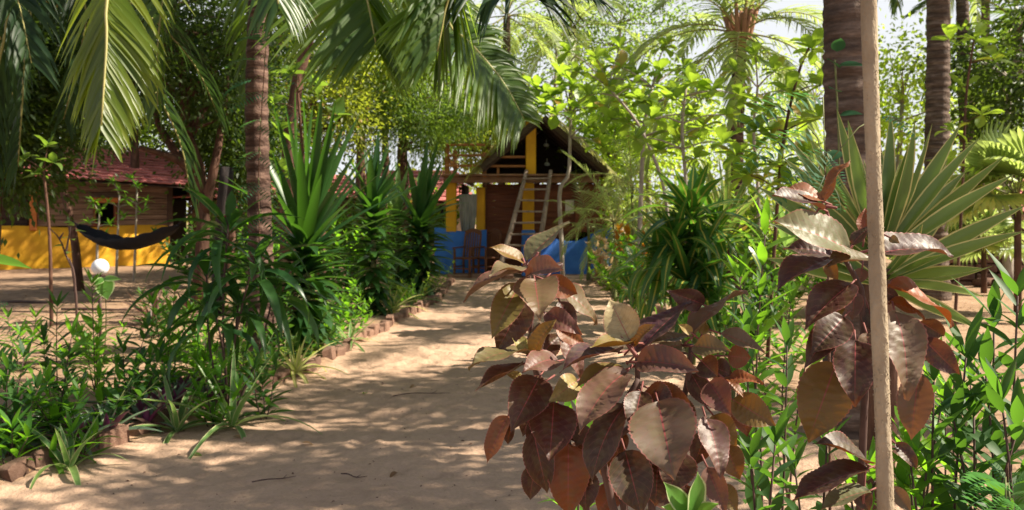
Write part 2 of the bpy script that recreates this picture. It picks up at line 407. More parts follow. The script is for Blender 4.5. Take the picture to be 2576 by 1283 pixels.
def tpl(kind,mat,droops,fold=.3,n=7,a=2,**k):
    key=(kind,mat,tuple(droops),fold,n,a,tuple(sorted(k.items())))
    if key not in _tpl: _tpl[key]=[leaf_tpl('leaf',kind,d,fold,n,a,M[mat],seed=i,**k) for i,d in enumerate(droops)]
    return _tpl[key]
def ddir(az,el): return V((math.cos(el)*math.cos(az),math.cos(el)*math.sin(az),math.sin(el)))

def rosette(t,org,n,L,W,tp,el=(80,10),dz=0.0,rng=None,az0=None,azspan=None,lj=.2,young=.6,jit=8,name='leaf',upn=0.0):
    """n strap leaves round a stem tip: the youngest upright and straight, the oldest low and drooping"""
    rng=rng or random.Random(1); az=rng.random()*6.28; out=[]
    for i in range(n):
        f=i/max(1,n-1)
        az+=2.39996+rng.uniform(-.25,.25)
        A=az if azspan is None else az0+rng.uniform(-azspan,azspan)
        e=math.radians(lerp(el[0],el[1],f**.8)+rng.uniform(-jit,jit))
        k=min(len(tp)-1,int(lerp(0,len(tp)-.01,f)+rng.uniform(-.5,.5)) if len(tp)>1 else 0); k=max(0,k)
        l=L*lerp(young,1,smooth(f*2.2))*(1+rng.uniform(-lj,lj))
        d=ddir(A,e); z=V((0,0,1))-d*d.z; z=z if z.length>.05 else -ddir(A,0)
        z=z+d.cross(z)*rng.uniform(-.35,.35)
        p=V(org)+V((0,0,-dz*f))+ddir(A,0)*.01
        out.append(put(name,tp[k],t,frame(p,d,z,l,W*(1+rng.uniform(-.15,.15)))))
    return out
def stem(t,pts,r0,r1,mat,n=6,name='stem'):
    b=MB(); k=len(pts); b.tube(pts,[lerp(r0,r1,i/(k-1)) for i in range(k)],n); return b.build(name,M[mat],t)
def bend(a,b_,bow,n=6,rng=None):
    a=V(a);b_=V(b_);o=V(bow); return [a.lerp(b_,i/n)+o*math.sin(PI*i/n) for i in range(n+1)]

def shrub(name,label,cat,base,tips,L,W,mat,smat,seed,gap=.07,group=None,start=.3,droops=(.2,.6,1.0),kind='lance',el=35,pairs=True,r=.006,fold=.25,top=4):
    """stems from base to tips (offsets), leaves set along each stem"""
    rng=random.Random(seed); t=thing(name,label,cat,base,group); tp=tpl(kind,mat,droops,fold,6,2)
    for tip in tips:
        tip=V(tip); a=V((rng.uniform(-.03,.03),rng.uniform(-.03,.03),-.04))
        pts=bend(a,tip,(rng.uniform(-.05,.05)*tip.z,rng.uniform(-.05,.05)*tip.z,0),7)
        stem(t,pts,r,r*.45,smat)
        Ls=sum((pts[i+1]-pts[i]).length for i in range(7)); n=max(3,int(Ls*(1-start)/gap)); az=rng.random()*6
        for i in range(n):
            f=start+(1-start)*(i+.5)/n; x=f*7; k=min(6,int(x)); p=pts[k].lerp(pts[k+1],x-k)
            T=(pts[min(k+1,7)]-pts[k]).normalized()
            az+=PI/2 if pairs else 2.4
            for s in((0,PI) if pairs else (0,)):
                if rng.random()<.08: continue
                A=az+s+rng.uniform(-.3,.3); e=math.radians(el*lerp(.35,1.5,f)+rng.uniform(-18,18))
                d=(ddir(A,e)+T*.25).normalized(); sz=L*(1-.35*max(0,f-.6)/.4)*rng.uniform(.75,1.15)
                put('leaf',rng.choice(tp),t,frame(p,d,V((rng.uniform(-.35,.35),rng.uniform(-.35,.35),1)),sz,W*sz/L*rng.uniform(.85,1.15)))
        for q in range(top):
            A=q*2*PI/max(1,top)+az; d=ddir(A,math.radians(rng.uniform(45,75)))
            put('leaf',tp[0],t,frame(pts[-1],d,V((0,0,1))-d*.2,L*rng.uniform(.5,.8),W*.7))
    return t

# ------------------------------------------------------------------ palm fronds
def spline(pts,n):
    pts=[V(p) for p in pts]; q=[pts[0]*2-pts[1]]+pts+[pts[-1]*2-pts[-2]]; out=[]
    m=len(pts)-1
    for i in range(n+1):
        x=i/n*m; k=min(m-1,int(x)); f=x-k; a,b,c,d=q[k:k+4]
        out.append(.5*((2*b)+(c-a)*f+(2*a-5*b+4*c-d)*f*f+(3*b-a-3*c+d)*f**3))
    return out
def frond_data(pts,nl,L,W,seed,hang=.6,roll=0.0,start=.1,seg=6,ang=(62,28),vee=.3,r0=.028,jitter=.08,side0=None,prof=None,rs=1.0):
    rng=random.Random(seed); S=spline(pts,48); N=len(S)-1
    T=[(S[min(i+1,N)]-S[max(i-1,0)]).normalized() for i in range(N+1)]
    s=V(side0) if side0 is not None else T[0].cross(V((0,0,1)))
    if s.length<.05: s=V((1,0,0))
    s.normalize(); sides=[]
    for i in range(N+1):
        s=(s-T[i]*s.dot(T[i])).normalized(); sides.append(s.copy())
    leaflets=[]
    for i in range(nl):
        f=start+(1-start)*(i+.3)/nl
        for sg in(-1,1):
            if rng.random()<.05: continue
            x=min(.999,f+rng.uniform(-.004,.004))*N; k=int(x); p=S[k].lerp(S[k+1],x-k); t=T[k]; sd=sides[k]*sg; nr=sides[k].cross(t)
            if roll: sd=sd*math.cos(roll*sg)+nr*math.sin(roll*sg)
            a=math.radians(lerp(ang[0],ang[1],f)+rng.uniform(-6,6))
            d=(t*math.cos(a)+sd*math.sin(a)+nr*(vee+rng.uniform(-jitter,jitter))).normalized()
            pr=(.55+.45*min(1,f/.3))*(1-.62*max(0,(f-.45)/.55)**1.4) if prof is None else prof(f)
            l=L*(rs if sg<0 else 1)*pr*rng.uniform(.82,1.08)*(rng.uniform(.45,.8) if rng.random()<.07 else 1); g=hang*rng.uniform(.55,1.45)
            q=p.copy(); rows=[]
            wv=(t-d*t.dot(d)); wv=wv.normalized() if wv.length>.05 else nr
            wv=(wv+nr*rng.uniform(-.3,.3)).normalized()
            for j in range(seg+1):
                u=j/seg; w=W*.5*min(1,.35+u*5)*max(.03,(1-u**2.2))
                rows.append((q.copy(),wv.copy(),w))
                d=(d+V((0,0,-1))*g*(.35+1.2*u)/seg*1.6).normalized(); q=q+d*(l/seg)
                wv=(wv-d*wv.dot(d)).normalized()
            leaflets.append(rows)
    return S,leaflets,r0
def leaflet_geo(rows,org=V((0,0,0)),fold=.35):
    vs=[];uv=[];n=len(rows)
    for j,(q,wv,w) in enumerate(rows):
        d=(rows[min(j+1,n-1)][0]-rows[max(j-1,0)][0]).normalized(); nr=wv.cross(d)
        u=j/(n-1)
        vs+=[q-org+wv*w, q-org-nr*w*fold, q-org-wv*w]; uv+=[(0,u),(.5,u),(1,u)]
    fs=[]
    for j in range(n-1):
        for k in(0,1): fs.append((j*3+k,j*3+k+1,(j+1)*3+k+1,(j+1)*3+k))
    return vs,fs,uv
def rachis_mb(S,r0,rt=.004,n=6):
    b=MB(); k=len(S)-1; b.tube(S[::3]+[S[-1]],[lerp(r0,rt,(i/(len(S[::3])))**.7) for i in range(len(S[::3])+1)],n); return b
def frond_mesh(name,data,lm,rm):
    S,lf,r0=data; b=rachis_mb(S,r0); nv=len(b.v)
    vs=list(b.v); fs=[];mi=[]
    for f in b.f:
        if len(f)==4: fs.append(f); mi.append(1)
    uv=[(0.5,0)]*nv
    for rows in lf:
        a,f,u=leaflet_geo(rows); n=len(vs); vs+=[tuple(x) for x in a]; fs+=[[i+n for i in q] for q in f]; uv+=u; mi+=[0]*len(f)
    return mesh_np(name,vs,fs,uv,[lm,rm],True,mi)
def frond_object(parent,base,data,lm,rm,name='frond'):
    """a near frond: its rachis is the part, every leaflet a sub-part"""
    S,lf,r0=data; off=V(base)
    o=rachis_mb([p-off for p in S],r0).build(name,rm,parent)
    for rows in lf:
        p=rows[0][0]; a,f,u=leaflet_geo(rows,p)
        put('leaflet',mesh_np('leaflet',[tuple(x) for x in a],f,u,[lm]),o,Matrix.Translation(p-off))
    return o
_fr={}
def generic_fronds(mat,L,nl=46,lf=.75,W=.045):
    key=(mat,L,nl,lf,W)
    if key not in _fr:
        out=[]
        for i,(e,dr) in enumerate([(70,.55),(52,.9),(35,1.15),(15,1.3),(-8,1.2),(-30,.9)]):
            pts=[];p=V((0,0,0));a=math.radians(e)
            for k in range(7): pts.append(p.copy()); p=p+V((math.cos(a),0,math.sin(a)))*(L/6); a-=dr/6*1.25
            out.append(frond_mesh('frond',frond_data(pts,nl,lf,W,i,hang=.5+.12*i,start=.16,seg=5,r0=.03*L/4),M[mat],M['rachis']))
        _fr[key]=out
    return _fr[key]
def trunk_tube(pts,r0,r1,ring=.09,n=14,seed=1,sw=.006,flare=.5):
    rng=random.Random(seed); S=spline(pts,max(6,int(sum((V(pts[i+1])-V(pts[i])).length for i in range(len(pts)-1))/ring*2)))
    R=[]
    for i in range(len(S)):
        f=i/(len(S)-1); R.append((lerp(r0,r1,f)+(sw if i%2 else -sw)*rng.uniform(-.2,1.5))*(1+flare*math.exp(-f*len(S)*.12)))
    return S,R
def palm(name,label,base,pts,r0,r1,bark,fr=None,nf=16,seed=1,cat='palm tree',group=None,scale=1,ring=.09,az=None,flare=.5,kmin=0):
    t=thing(name,label,cat,base,group); rng=random.Random(seed)
    S,R=trunk_tube([V(p)-V(base) for p in pts],r0,r1,ring,14,seed,r0*.05,flare)
    b=MB(); b.tube(S,R,16); b.build('trunk',M[bark],t)
    if fr:
        A=rng.random()*6
        for i in range(nf):
            A+=2.4; k=min(5,max(kmin,int(i/nf*6+rng.uniform(-.4,.4))))
            s=scale*rng.uniform(.85,1.1)
            mm=Matrix.Translation(S[-1])@Matrix.Rotation(A+rng.uniform(-.2,.2),4,'Z')@Matrix.Rotation(rng.uniform(-.12,.12),4,'X')@Matrix.Scale(s,4)
            put('frond',fr[k],t,mm)
    return t,S[-1]+V(base)

# ------------------------------------------------------------------ broadleaf trees
def leaf_cloud(pos,L,W,seed,outc=None,droop=.2,six=False):
    r=np.random.RandomState(seed); n=len(pos)
    d=r.normal(size=(n,3)); d[:,2]-=droop
    if outc is not None:
        o=pos-outc; o/=np.linalg.norm(o,axis=1,keepdims=True)+1e-6; d=d*.7+o*.8
    d/=np.linalg.norm(d,axis=1,keepdims=True)+1e-6
    z=r.normal(size=(n,3))*.7+np.array([0,0,1.0]); x=np.cross(d,z); x/=np.linalg.norm(x,axis=1,keepdims=True)+1e-6; z=np.cross(x,d)
    l=(L*r.uniform(.6,1.25,n))[:,None]; w=(W*r.uniform(.7,1.2,n))[:,None]*.5
    c=pos+d*l*.45-z*l*.04; tip=pos+d*l-z*l*.22
    vs=np.stack([pos,c+x*w+z*l*.06,tip,c-x*w+z*l*.06],1).reshape(-1,3)
    i=np.arange(n)[:,None]*4
    fs=np.concatenate([i+[0,1,2],i+[0,2,3]],1).reshape(-1,3)
    uv=np.tile(np.array([(.5,0),(1,.45),(.5,1),(0,.45)]),(n,1))
    return vs,fs,uv
def crown_points(clusters,seed,sq=.8):
    r=np.random.RandomState(seed); out=[]
    for c,rad,n in clusters:
        p=r.normal(size=(n,3))*rad*.5; p[:,2]*=sq; out.append(np.array(c)+p)
    return np.concatenate(out)
def ell(center,rad,n,seed,lo=.35):
    r=np.random.RandomState(seed); out=[]
    for i in range(n):
        d=r.normal(size=3); d/=np.linalg.norm(d); out.append(np.array(center)+d*np.array(rad)*(lo+(1-lo)*r.rand()**.6))
    return out
def tree(name,label,base,trunk,r0,bark,leaf,cl,nleaf,crad,L,W,seed,cat='tree',group=None,limbs=True,droop=.2,sq=.8,extra=()):
    """trunk: points; cl: cluster centres; a limb runs to each cluster; the leaves are one crown"""
    t=thing(name,label,cat,base,group); rng=random.Random(seed); off=V(base)
    tp=spline([V(p)-off for p in trunk],10); b=MB()
    b.tube(tp,[r0*lerp(1,.42,i/10)*(1.25 if i==0 else 1) for i in range(11)],8); b.build('trunk',M[bark],t)
    for ex in extra:
        e=MB(); q=spline([V(p)-off for p in ex],8); e.tube(q,[r0*lerp(.75,.25,i/8) for i in range(9)],7); e.build('branch',M[bark],t)
    if limbs:
        e=MB()
        for c in cl:
            c=V(c)-off
            k=min(range(3,11),key=lambda i:(tp[i]-c).length+ max(0,tp[i].z-c.z)*1.5)
            a=tp[k]; m=a.lerp(c,.5)+V((rng.uniform(-.1,.1),rng.uniform(-.1,.1),rng.uniform(-.05,.15)))*(c-a).length
            q=spline([a,m,c],5); rr=r0*.28; e.tube(q,[lerp(rr,.006,(i/5)**.7) for i in range(6)],5)
        e.build('branches',M[bark],t)['kind']='stuff'
    per=max(1,nleaf//len(cl))
    pos=crown_points([(np.array(c)-np.array(off),crad*rng.uniform(.7,1.3),int(per*rng.uniform(.6,1.4))) for c in cl],seed,sq)
    vs,fs,uv=leaf_cloud(pos,L,W,seed,None,droop)
    o=put('crown',mesh_np('crown',vs,fs,uv,[M[leaf]]),t); o['kind']='stuff'
    return t
def whorl_tree(name,label,base,trunk,r0,bark,tips,L,W,mat,seed,cat='tree',group=None,per=8,droops=(.3,.7,1.0),start=.35,lm='obovate'):
    """pale straight sapling whose big leaves stand in whorls at the branch ends"""
    t=thing(name,label,cat,base,group); rng=random.Random(seed); off=V(base); tp=tpl(lm,mat,droops,.22,8,4,wave=.05)
    q=spline([V(p)-off for p in trunk],14); b=MB(); b.tube(q,[r0*lerp(1,.55,i/14) for i in range(15)],8); b.build('trunk',M[bark],t)
    for c in tips:
        c=V(c)-off; lo=int(14*start)
        k=min(range(lo,15),key=lambda i:(q[i]-c).length+max(0,q[i].z-c.z)*2)
        if (q[k]-c).length>.08:
            w=MB(); w.tube(spline([q[k],q[k].lerp(c,.55)+V((0,0,.08*(c-q[k]).length)),c],5),[r0*.4,r0*.36,r0*.32,r0*.28,r0*.22,r0*.16],6); w.build('branch',M[bark],t)
        A=rng.random()*6; n=per+rng.randint(-2,2)
        for i in range(n):
            A+=2.4+rng.uniform(-.3,.3); e=math.radians(lerp(65,-22,i/n)+rng.uniform(-15,15)); d=ddir(A,e)
            l=L*rng.uniform(.65,1.12)
            put('leaf',rng.choice(tp),t,frame(c,d,V((rng.uniform(-.4,.4),rng.uniform(-.4,.4),1))+V((0,0,.01))-d*.1,l,W*l/L))
    return t
_pin={}
def pinnate_tpl(mat,n=11,seed=0):
    if (mat,seed) in _pin: return _pin[(mat,seed)]
    rng=random.Random(seed); vs=[];fs=[];uv=[]
    pts=[];th=.1;y=z=0
    for i in range(n+1):
        pts.append((y,z)); th-=.9/n; y+=math.cos(th)/n; z+=math.sin(th)/n
    for i in range(n):
        (y0,z0),(y1,z1)=pts[i],pts[i+1]
        k=len(vs); vs+=[(-.004,y0,z0),(.004,y0,z0),(.004,y1,z1),(-.004,y1,z1)]; uv+=[(.5,0)]*4; fs.append((k,k+1,k+2,k+3))
        if i<1: continue
        l=.29*math.sin(PI*(i+1)/(n+1.5))**.6
        for s in(-1,1):
            k=len(vs); w=.04
            vs+=[(0,y0,z0),(s*l*.5,y0+w+.03,z0+.015),(s*l,y0+.05,z0-.03),(s*l*.5,y0-w+.03,z0-.01)]; uv+=[(.5,0),(1,.5),(.5,1),(0,.5)]
            fs.append((k,k+1,k+2,k+3) if s>0 else (k+3,k+2,k+1,k))
    _pin[(mat,seed)]=mesh_np('leaf',vs,fs,uv,[M[mat]]); return _pin[(mat,seed)]
# ------------------------------------------------------------------ ground, path
def warp(a,b,n,p): return np.sign(np.linspace(a,b,n))*np.abs(np.linspace(a,b,n))**p
gx=np.sinh(np.linspace(-4.6,4.6,240))*4.0; gy_=np.concatenate([np.linspace(-14,2,24),np.linspace(2.12,24,170),24+np.geomspace(.3,380,60)])
X,Y=np.meshgrid(gx,gy_); Z=hgt(X,Y)+.05*(1-inpath(X,Y))-.012*inpath(X,Y)*1.0-.02*inpath(X,Y)
far=np.clip((np.hypot(X,Y)-30)/60,0,1); Z=Z*(1-far)
ny,nx=X.shape; I=np.arange(ny*nx).reshape(ny,nx)
G=np.stack([I[:-1,:-1],I[:-1,1:],I[1:,1:],I[1:,:-1]],-1).reshape(-1,4)
o=put('ground',mesh_np('ground',np.stack([X,Y,Z],-1).reshape(-1,3),G,None,[M['soil']])); o['kind']='structure'
# sandy path with footprints
yy=np.concatenate([np.arange(2.0,11,.035),np.arange(11,20.7,.09)]); ss=np.linspace(-.03,1.03,110)
Ypa=np.repeat(yy[:,None],110,1); Xpa=kl(Ypa)+(kr(Ypa)-kl(Ypa))*ss[None]
Zpa=hgt(Xpa,Ypa)+.012*vnoise(Xpa*5,Ypa*5)+.010*vnoise(Xpa*11,Ypa*9)+.006*vnoise(Xpa*23,Ypa*21)
r=np.random.RandomState(3)
for k in range(520):
    y0=2+16*r.rand()**1.3; x0=kl(y0)+(kr(y0)-kl(y0))*r.uniform(.06,.98); a=r.normal()*.6; sx,sy=r.uniform(.03,.07),r.uniform(.07,.14); dd=r.uniform(.006,.021)
    j=(yy>y0-.5)&(yy<y0+.5); dx=Xpa[j]-x0; dy=Ypa[j]-y0
    p=(dx*math.cos(a)+dy*math.sin(a))/sx; q=(-dx*math.sin(a)+dy*math.cos(a))/sy; e=p*p+q*q
    Zpa[j]+=-dd*np.exp(-e)+dd*.55*np.exp(-(np.sqrt(e)-1.7)**2*3)
edge=np.clip((np.minimum(ss,1-ss))/.06,0,1)[None]; Zpa+=.022*(1-edge)
Zpa[:,0]-=.08; Zpa[:,-1]-=.08
n0,n1=Xpa.shape; I=np.arange(n0*n1).reshape(n0,n1); G=np.stack([I[:-1,:-1],I[:-1,1:],I[1:,1:],I[1:,:-1]],-1).reshape(-1,4)
o=put('sandy_path',mesh_np('sandy_path',np.stack([Xpa,Ypa,Zpa],-1).reshape(-1,3),G,None,[M['sand']])); o['kind']='structure'

# edging bricks
rng=random.Random(11)
bm_=[]
for k in range(5):
    b=MB(); b.box((0,0,0),(1,1,1),None,0,.12,.07,rng); bm_.append(b.mesh('brick',[M['brick']]))
def edging(name,label,fn,y0,y1,side,gap=.0,p=1.0,tilt=.12):
    t=thing(name,label,'edging',(fn(y0),y0,0)); y=y0
    while y<y1:
        l=rng.uniform(.19,.25); x=float(fn(y))+side*rng.uniform(.0,.05); dx=float(fn(y+.2)-fn(y)); a=math.atan2(.2,dx)
        if rng.random()<p:
            s=(l*.96,rng.uniform(.09,.12),rng.uniform(.11,.15)); z=ground(x+side*.1,y)+rng.uniform(-.03,.025)
            m=Matrix.Translation(V((x-fn(y0),y-y0,z)))@Matrix.Rotation(a+rng.uniform(-.2,.2),4,'Z')@Matrix.Rotation(rng.uniform(-tilt,tilt),4,'Y')@Matrix.Rotation(rng.uniform(-tilt,tilt)*2,4,'X')@Matrix.Diagonal((*s,1))
            put('brick',rng.choice(bm_),t,m)
        y+=(l+gap)*math.sin(a)
    return t
edging('brick_edging','row of weathered laterite bricks edging the planted bed beside the sandy path',kl,3.7,19.0,-1,.015,.96)
edging('stone_edging','broken line of stones edging the path near the blue cabin wall',lambda y: kr(y)+.04,9.0,19.6,1,.05,.8,.2)

# ------------------------------------------------------------------ tiled cottages
def tile_mesh():
    vs=[];fs=[]; prof=[(-.5,.0),(-.3,.16),(-.1,.18),(.1,.02),(.3,-.02),(.5,.04)]
    for y,zz in((0,.30),(1.12,0.0)):
        for x,z in prof: vs.append((x,y,z*.22+zz))
    for x,z in prof: vs.append((x,0.02,z*.22+.02))
    for k in range(5): fs.append((k,k+1,7+k,6+k)); fs.append((12+k,13+k,1+k,k))
    b=MB(); b.add(vs,fs,0,False); return b.mesh('roof_tile',[M['tile']])
TILE=tile_mesh()
def tiled_slope(parent,c00,c10,c01,c11,rows,tw,seed,stuff=False):
    """tiles on the patch eave-left, eave-right, ridge-left, ridge-right"""
    rng=random.Random(seed); c00,c10,c01,c11=[V(c) for c in(c00,c10,c01,c11)]
    for r in range(rows):
        f=r/rows; a=c00.lerp(c01,f); b=c10.lerp(c11,f); up=(c01.lerp(c11,.5)-c00.lerp(c10,.5))/rows
        n=max(1,round((b-a).length/tw)); ex=(b-a)/n
        for k in range(n):
            p=a+ex*(k+.5)+V((0,0,rng.uniform(-.008,.008)))
            z=ex.cross(up).normalized(); th=.5*ex.length
            ey=(up+z*rng.uniform(-.01,.01))
            m=Matrix(((ex.x,ey.x,z.x*th,p.x),(ex.y,ey.y,z.y*th,p.y),(ex.z,ey.z,z.z*th,p.z),(0,0,0,1)))
            put('roof_tile',TILE,parent,m)
def boards(t,x0,x1,y,z0,z1,h,mat,seed,holes=(),th=.05,bow=.01):
    rng=random.Random(seed); z=z0
    while z<z1-.02:
        hh=min(h*rng.uniform(.9,1.1),z1-z); segs=[(x0,x1)]
        for (a,b,c,d) in holes:
            if z+hh*.5>c and z+hh*.5<d: segs=[s for q in segs for s in((q[0],min(q[1],a)),(max(q[0],b),q[1])) if s[1]-s[0]>.03]
        for (a,b) in segs:
            w=MB(); w.box(((a+b)/2,y+rng.uniform(-.012,.012),z+hh/2),(b-a,th,hh-.008),None,0,.012); w.build('board',M[mat],t)
        z+=hh
# hut on the left with a yellow plaster base
hut=thing('tiled_hut','yellow based log hut with a sagging clay tile roof behind the hammock','hut',(-13,21.5,0),None,math.atan2(.56,.829))
b=MB()
n=26; top=[]
for i in range(n+1):
    x=-2.2+6.7*i/n; top.append((x,1.10+.03*math.sin(x*2.1)-.16*max(0,(.3-x))*.35))
for i in range(n):
    (xa,za),(xb,zb)=top[i],top[i+1]
    b.add([(xa,0,-.2),(xb,0,-.2),(xb,0,zb-.03),(xa,0,za-.03),(xa,.05,za),(xb,.05,zb),(xb,.3,zb),(xa,.3,za)],[(0,1,2,3),(3,2,5,4),(4,5,6,7)],0,True)
b.add([(4.5,0,-.2),(4.5,.3,-.2),(4.5,.3,1.1),(4.5,0,1.08)],[(0,1,2,3)]); b.add([(4.5,.3,-.2),(4.5,3,-.2),(4.5,3,1.1),(4.5,.3,1.1)],[(0,1,2,3)])
b.build('plaster_base',M['yellow'],hut)
b=MB(); b.box((-1.6,.1,1.13),(1.5,.24,.09),None,0,.02); b.build('blue_ledge',M['blue'],hut)
b=MB(); b.box((2,1.8,1.1),(6.2,2.3,2.2)); b.build('dark_infill',M['dark'],hut)  # near-black block stands in for the shaded inside of the hut
boards(hut,1.32,4.46,.12,1.10,2.36,.145,'slabwood',2,[(2.62,3.16,1.0,1.72)],.13)
boards(hut,-1.9,1.15,.35,1.10,2.36,.2,'darkwood',3)
for x in(-1.9,1.23): 
    b=MB(); b.box((x,.02,1.75),(.16,.16,1.5),None,0,.02); b.build('post',M['orangewood'],hut)
b=MB(); b.box((4.52,.1,1.75),(.14,.2,1.5),None,0,.02); b.build('post',M['darkwood'],hut)
b=MB(); b.box((2.89,.0,1.78),(.72,.2,.13),None,0,.015); b.build('window_lintel',M['orangewood'],hut)
wf=MB(); wf.box((2.64,.04,1.4),(.06,.14,.62),None,0,.01); wf.box((3.14,.04,1.4),(.06,.14,.62),None,0,.01); wf.box((2.89,.04,1.12),(.6,.16,.06),None,0,.01)
wf.build('window_frame',M['redwood'],hut)
b=MB(); b.box((1.9,-.02,2.40),(5.6,.1,.12),None,0,.01); b.build('eave_beam',M['redwood'],hut)
E0,E1,R0,R1=V((.5,-.75,2.37)),V((5.35,-.75,2.14)),V((2.3,2.2,3.34)),V((5.0,2.2,3.24))
b=MB(); d=V((0,0,-.07)); BK0,BK1=V((.5,5,2.3)),V((5.4,5,2.2))
b.add([E0+d,E1+d,R1+d,R0+d,BK0,BK1],[(0,1,2,3),(3,2,5,4),(0,3,4),(1,5,2)]); b.build('roof_deck',M['darkwood'],hut)
tiled_slope(hut,E0,E1,R0,R1,12,.245,4)
tiled_slope(hut,V((.5,4.9,2.35)),E0,R0,R0+V((0,.01,0)),9,.3,5)
def cottage(name,label,loc,rot,L,D,zE,zR,wmat,tw,rows,seed,plank=False):
    t=thing(name,label,'hut',loc,None,rot); b=MB()
    if plank:
        b.box((L/2,D/2+.1,zE/2),(L-.1,D-.1,zE),None,0); b.build('dark_infill',M['dark'],t); boards(t,0,L,0,.0,zE,.17,wmat,seed,((L*.35,L*.35+.8,-1,1.8),))  # dark block behind the boards stands in for indoor shade
    else:
        b.box((L/2,D/2,zE/2-.1),(L,D,zE+.1),None,0); b.build('wall',M[wmat],t)
        b=MB(); b.box((L*.4,-.01,.95),(.8,.06,1.9),None,0,.01); b.build('door',M['darkwood'],t)
        for x in(.75,):
            b=MB(); b.box((L*x,-.01,1.25),(.7,.06,.8),None,0,.01); b.build('window',M['dark'],t)  # dark panel stands in for the shaded window opening
            b=MB(); b.box((L*x,-.05,.82),(.85,.1,.05),None,0,.01); b.build('window_sill',M['redwood'],t)
    A,B,Cc,Dd=V((-.4,-.6,zE-.1)),V((L+.4,-.6,zE-.1)),V((.3,D/2,zR)),V((L-.3,D/2,zR))
    A2,B2=V((-.4,D+.6,zE-.1)),V((L+.4,D+.6,zE-.1))
    b=MB(); b.add([p+V((0,0,-.06)) for p in(A,B,Dd,Cc,A2,B2)],[(0,1,2,3),(3,2,5,4),(0,3,4),(1,5,2)]); b.build('roof_deck',M['darkwood'],t)
    tiled_slope(t,A,B,Cc,Dd,rows,tw,seed)
    b=MB(); b.tube([Cc,Dd],.09,8); b.build('ridge_cap',M['tile'],t)
    return t
cottage('plank_shed','dark plank shed with an open doorway behind the dark palm trunk',(-9.2,25.2,0),.05,4.6,3,1.95,2.5,'slabwood',.3,6,7,True)
M['pinkwall']=solid('pale_pink_plaster',(.42,.30,.24),(.5,.37,.3),4,.9,None,.3)
cottage('tiled_cottage','pale plastered cottage under clay tiles glimpsed behind the tall dracaenas',(-5.2,29,0),.0,3.6,3,1.9,2.8,'pinkwall',.3,7,8)
cottage('tiled_cottage','low tiled cottage far off beyond the laterite wall',(14.2,31,0),-.3,5.5,3.5,1.55,2.7,'pinkwall',.32,7,10)

# laterite wall
rng=random.Random(21)
lw=thing('laterite_wall','low dark laterite block wall with open joints behind the ringed palm trunk','wall',(8.7,17.6,0),None,-.12)
b=MB(); b.box((2.6,.19,.5),(5.2,.26,1.12),None,0); b.build('wall_core',M['mortar'],lw)
z=-.05; row=0
while z<1.05:
    h=rng.uniform(.15,.2); x=-.2*(row%2)
    while x<5.2:
        l=rng.uniform(.28,.46); x2=min(5.25,x+l)
        if x2-x>.1: w=MB(); w.box(((x+x2)/2,rng.uniform(.02,.07),z+h/2),(x2-x-.025,.24,h-.022),None,0,.025,.008,rng); w.build('laterite_block',M['laterite'],lw)
        x=x2
    z+=h; row+=1
for k,(px,py,l,a,lb) in enumerate([(9.7,16.9,1.1,.1,'longest grey log lying on the sand before the laterite wall'),(10.2,16.6,.8,-.25,'short log lying askew in front of the laterite wall'),(9.2,17.2,.6,.4,'small log stub against the foot of the laterite wall')]):
    b=MB(); b.tube([(-l/2,0,.08),(0,.02,.09),(l/2,0,.08)],[.08,.085,.07],9); o=b.build('log',M['bark']); o.location=(px,py,ground(px,py)); o.rotation_euler.z=a; tag(o,lb,'log','logs by the laterite wall')

# ------------------------------------------------------------------ the blue and yellow cabin
HY=20.5
def hx(u): return (u-CU)/F*HY
def hz(v): return EYE-(v-CV)/F*HY
HB=V((0,HY,0)); cab=thing('stilt_cabin','two storey cabin on yellow posts with blue base and palm leaf gable','cabin',HB)
def L_(u,v,dy=0): return V((hx(u),dy,hz(v)))
def wavy(name,u0,u1,fn,y0,y1,mat,seg=14):
    b=MB()
    for i in range(seg):
        a,c=lerp(u0,u1,i/seg),lerp(u0,u1,(i+1)/seg); za,zc=hz(fn(a)),hz(fn(c)); xa,xc=hx(a),hx(c)
        b.add([(xa,y0,-.1),(xc,y0,-.1),(xc,y0,zc-.03),(xa,y0,za-.03),(xc,y0+.04,zc),(xa,y0+.04,za),(xc,y1,zc),(xa,y1,za)],[(0,1,2,3),(3,2,4,5),(5,4,6,7)],0,True)
    xa,xc=hx(u0),hx(u1); za,zc=hz(fn(u0)),hz(fn(u1))
    b.add([(xa,y0,-.1),(xa,y1,-.1),(xa,y1,za),(xa,y0,za-.03)],[(0,3,2,1)]); b.add([(xc,y0,-.1),(xc,y1,-.1),(xc,y1,zc),(xc,y0,zc-.03)],[(0,1,2,3)])
    return b.build(name,M[mat],cab)
wavy('base_wall',1093,1224,lambda u:577+5*math.sin(u*.05)+ (6 if u>1180 else 0),-.0,.22,'blue')
wavy('base_wall',1312,1552,lambda u:604-26*smooth((u-1430)/110)+5*math.sin(u*.04),.05,.3,'blue',20)
for (u,v0,v1,w,dy) in((1134.5,452,580,.24,.11),(1208,470,586,.21,.3),):
    b=MB(); b.box((hx(u),dy,(hz(v0)+hz(v1))/2-.02),(w,w,hz(v0)-hz(v1)+.04),None,0,.02); b.build('pillar',M['yellow'],cab)
b=MB(); b.box((hx(1329),-.02,(hz(460)+0)/2),(.27,.24,hz(460)),None,0,.02); b.build('pillar',M['yellow'],cab)
b=MB(); b.box((hx(1329),-.025,.53),(.30,.27,1.06),None,0,.02); b.build('pillar_foot',M['blue'],cab)
b=MB(); b.box((hx(1335),-.16,(hz(443)+hz(284))/2),(.235,.2,hz(284)-hz(443)),None,0,.02); b.build('gable_post',M['yellow'],cab)
b=MB(); b.box((hx(1311),-.06,hz(452)),(hx(1505)-hx(1116),.16,.15),None,0,.012); b.build('deck_beam',M['deckwood'],cab)
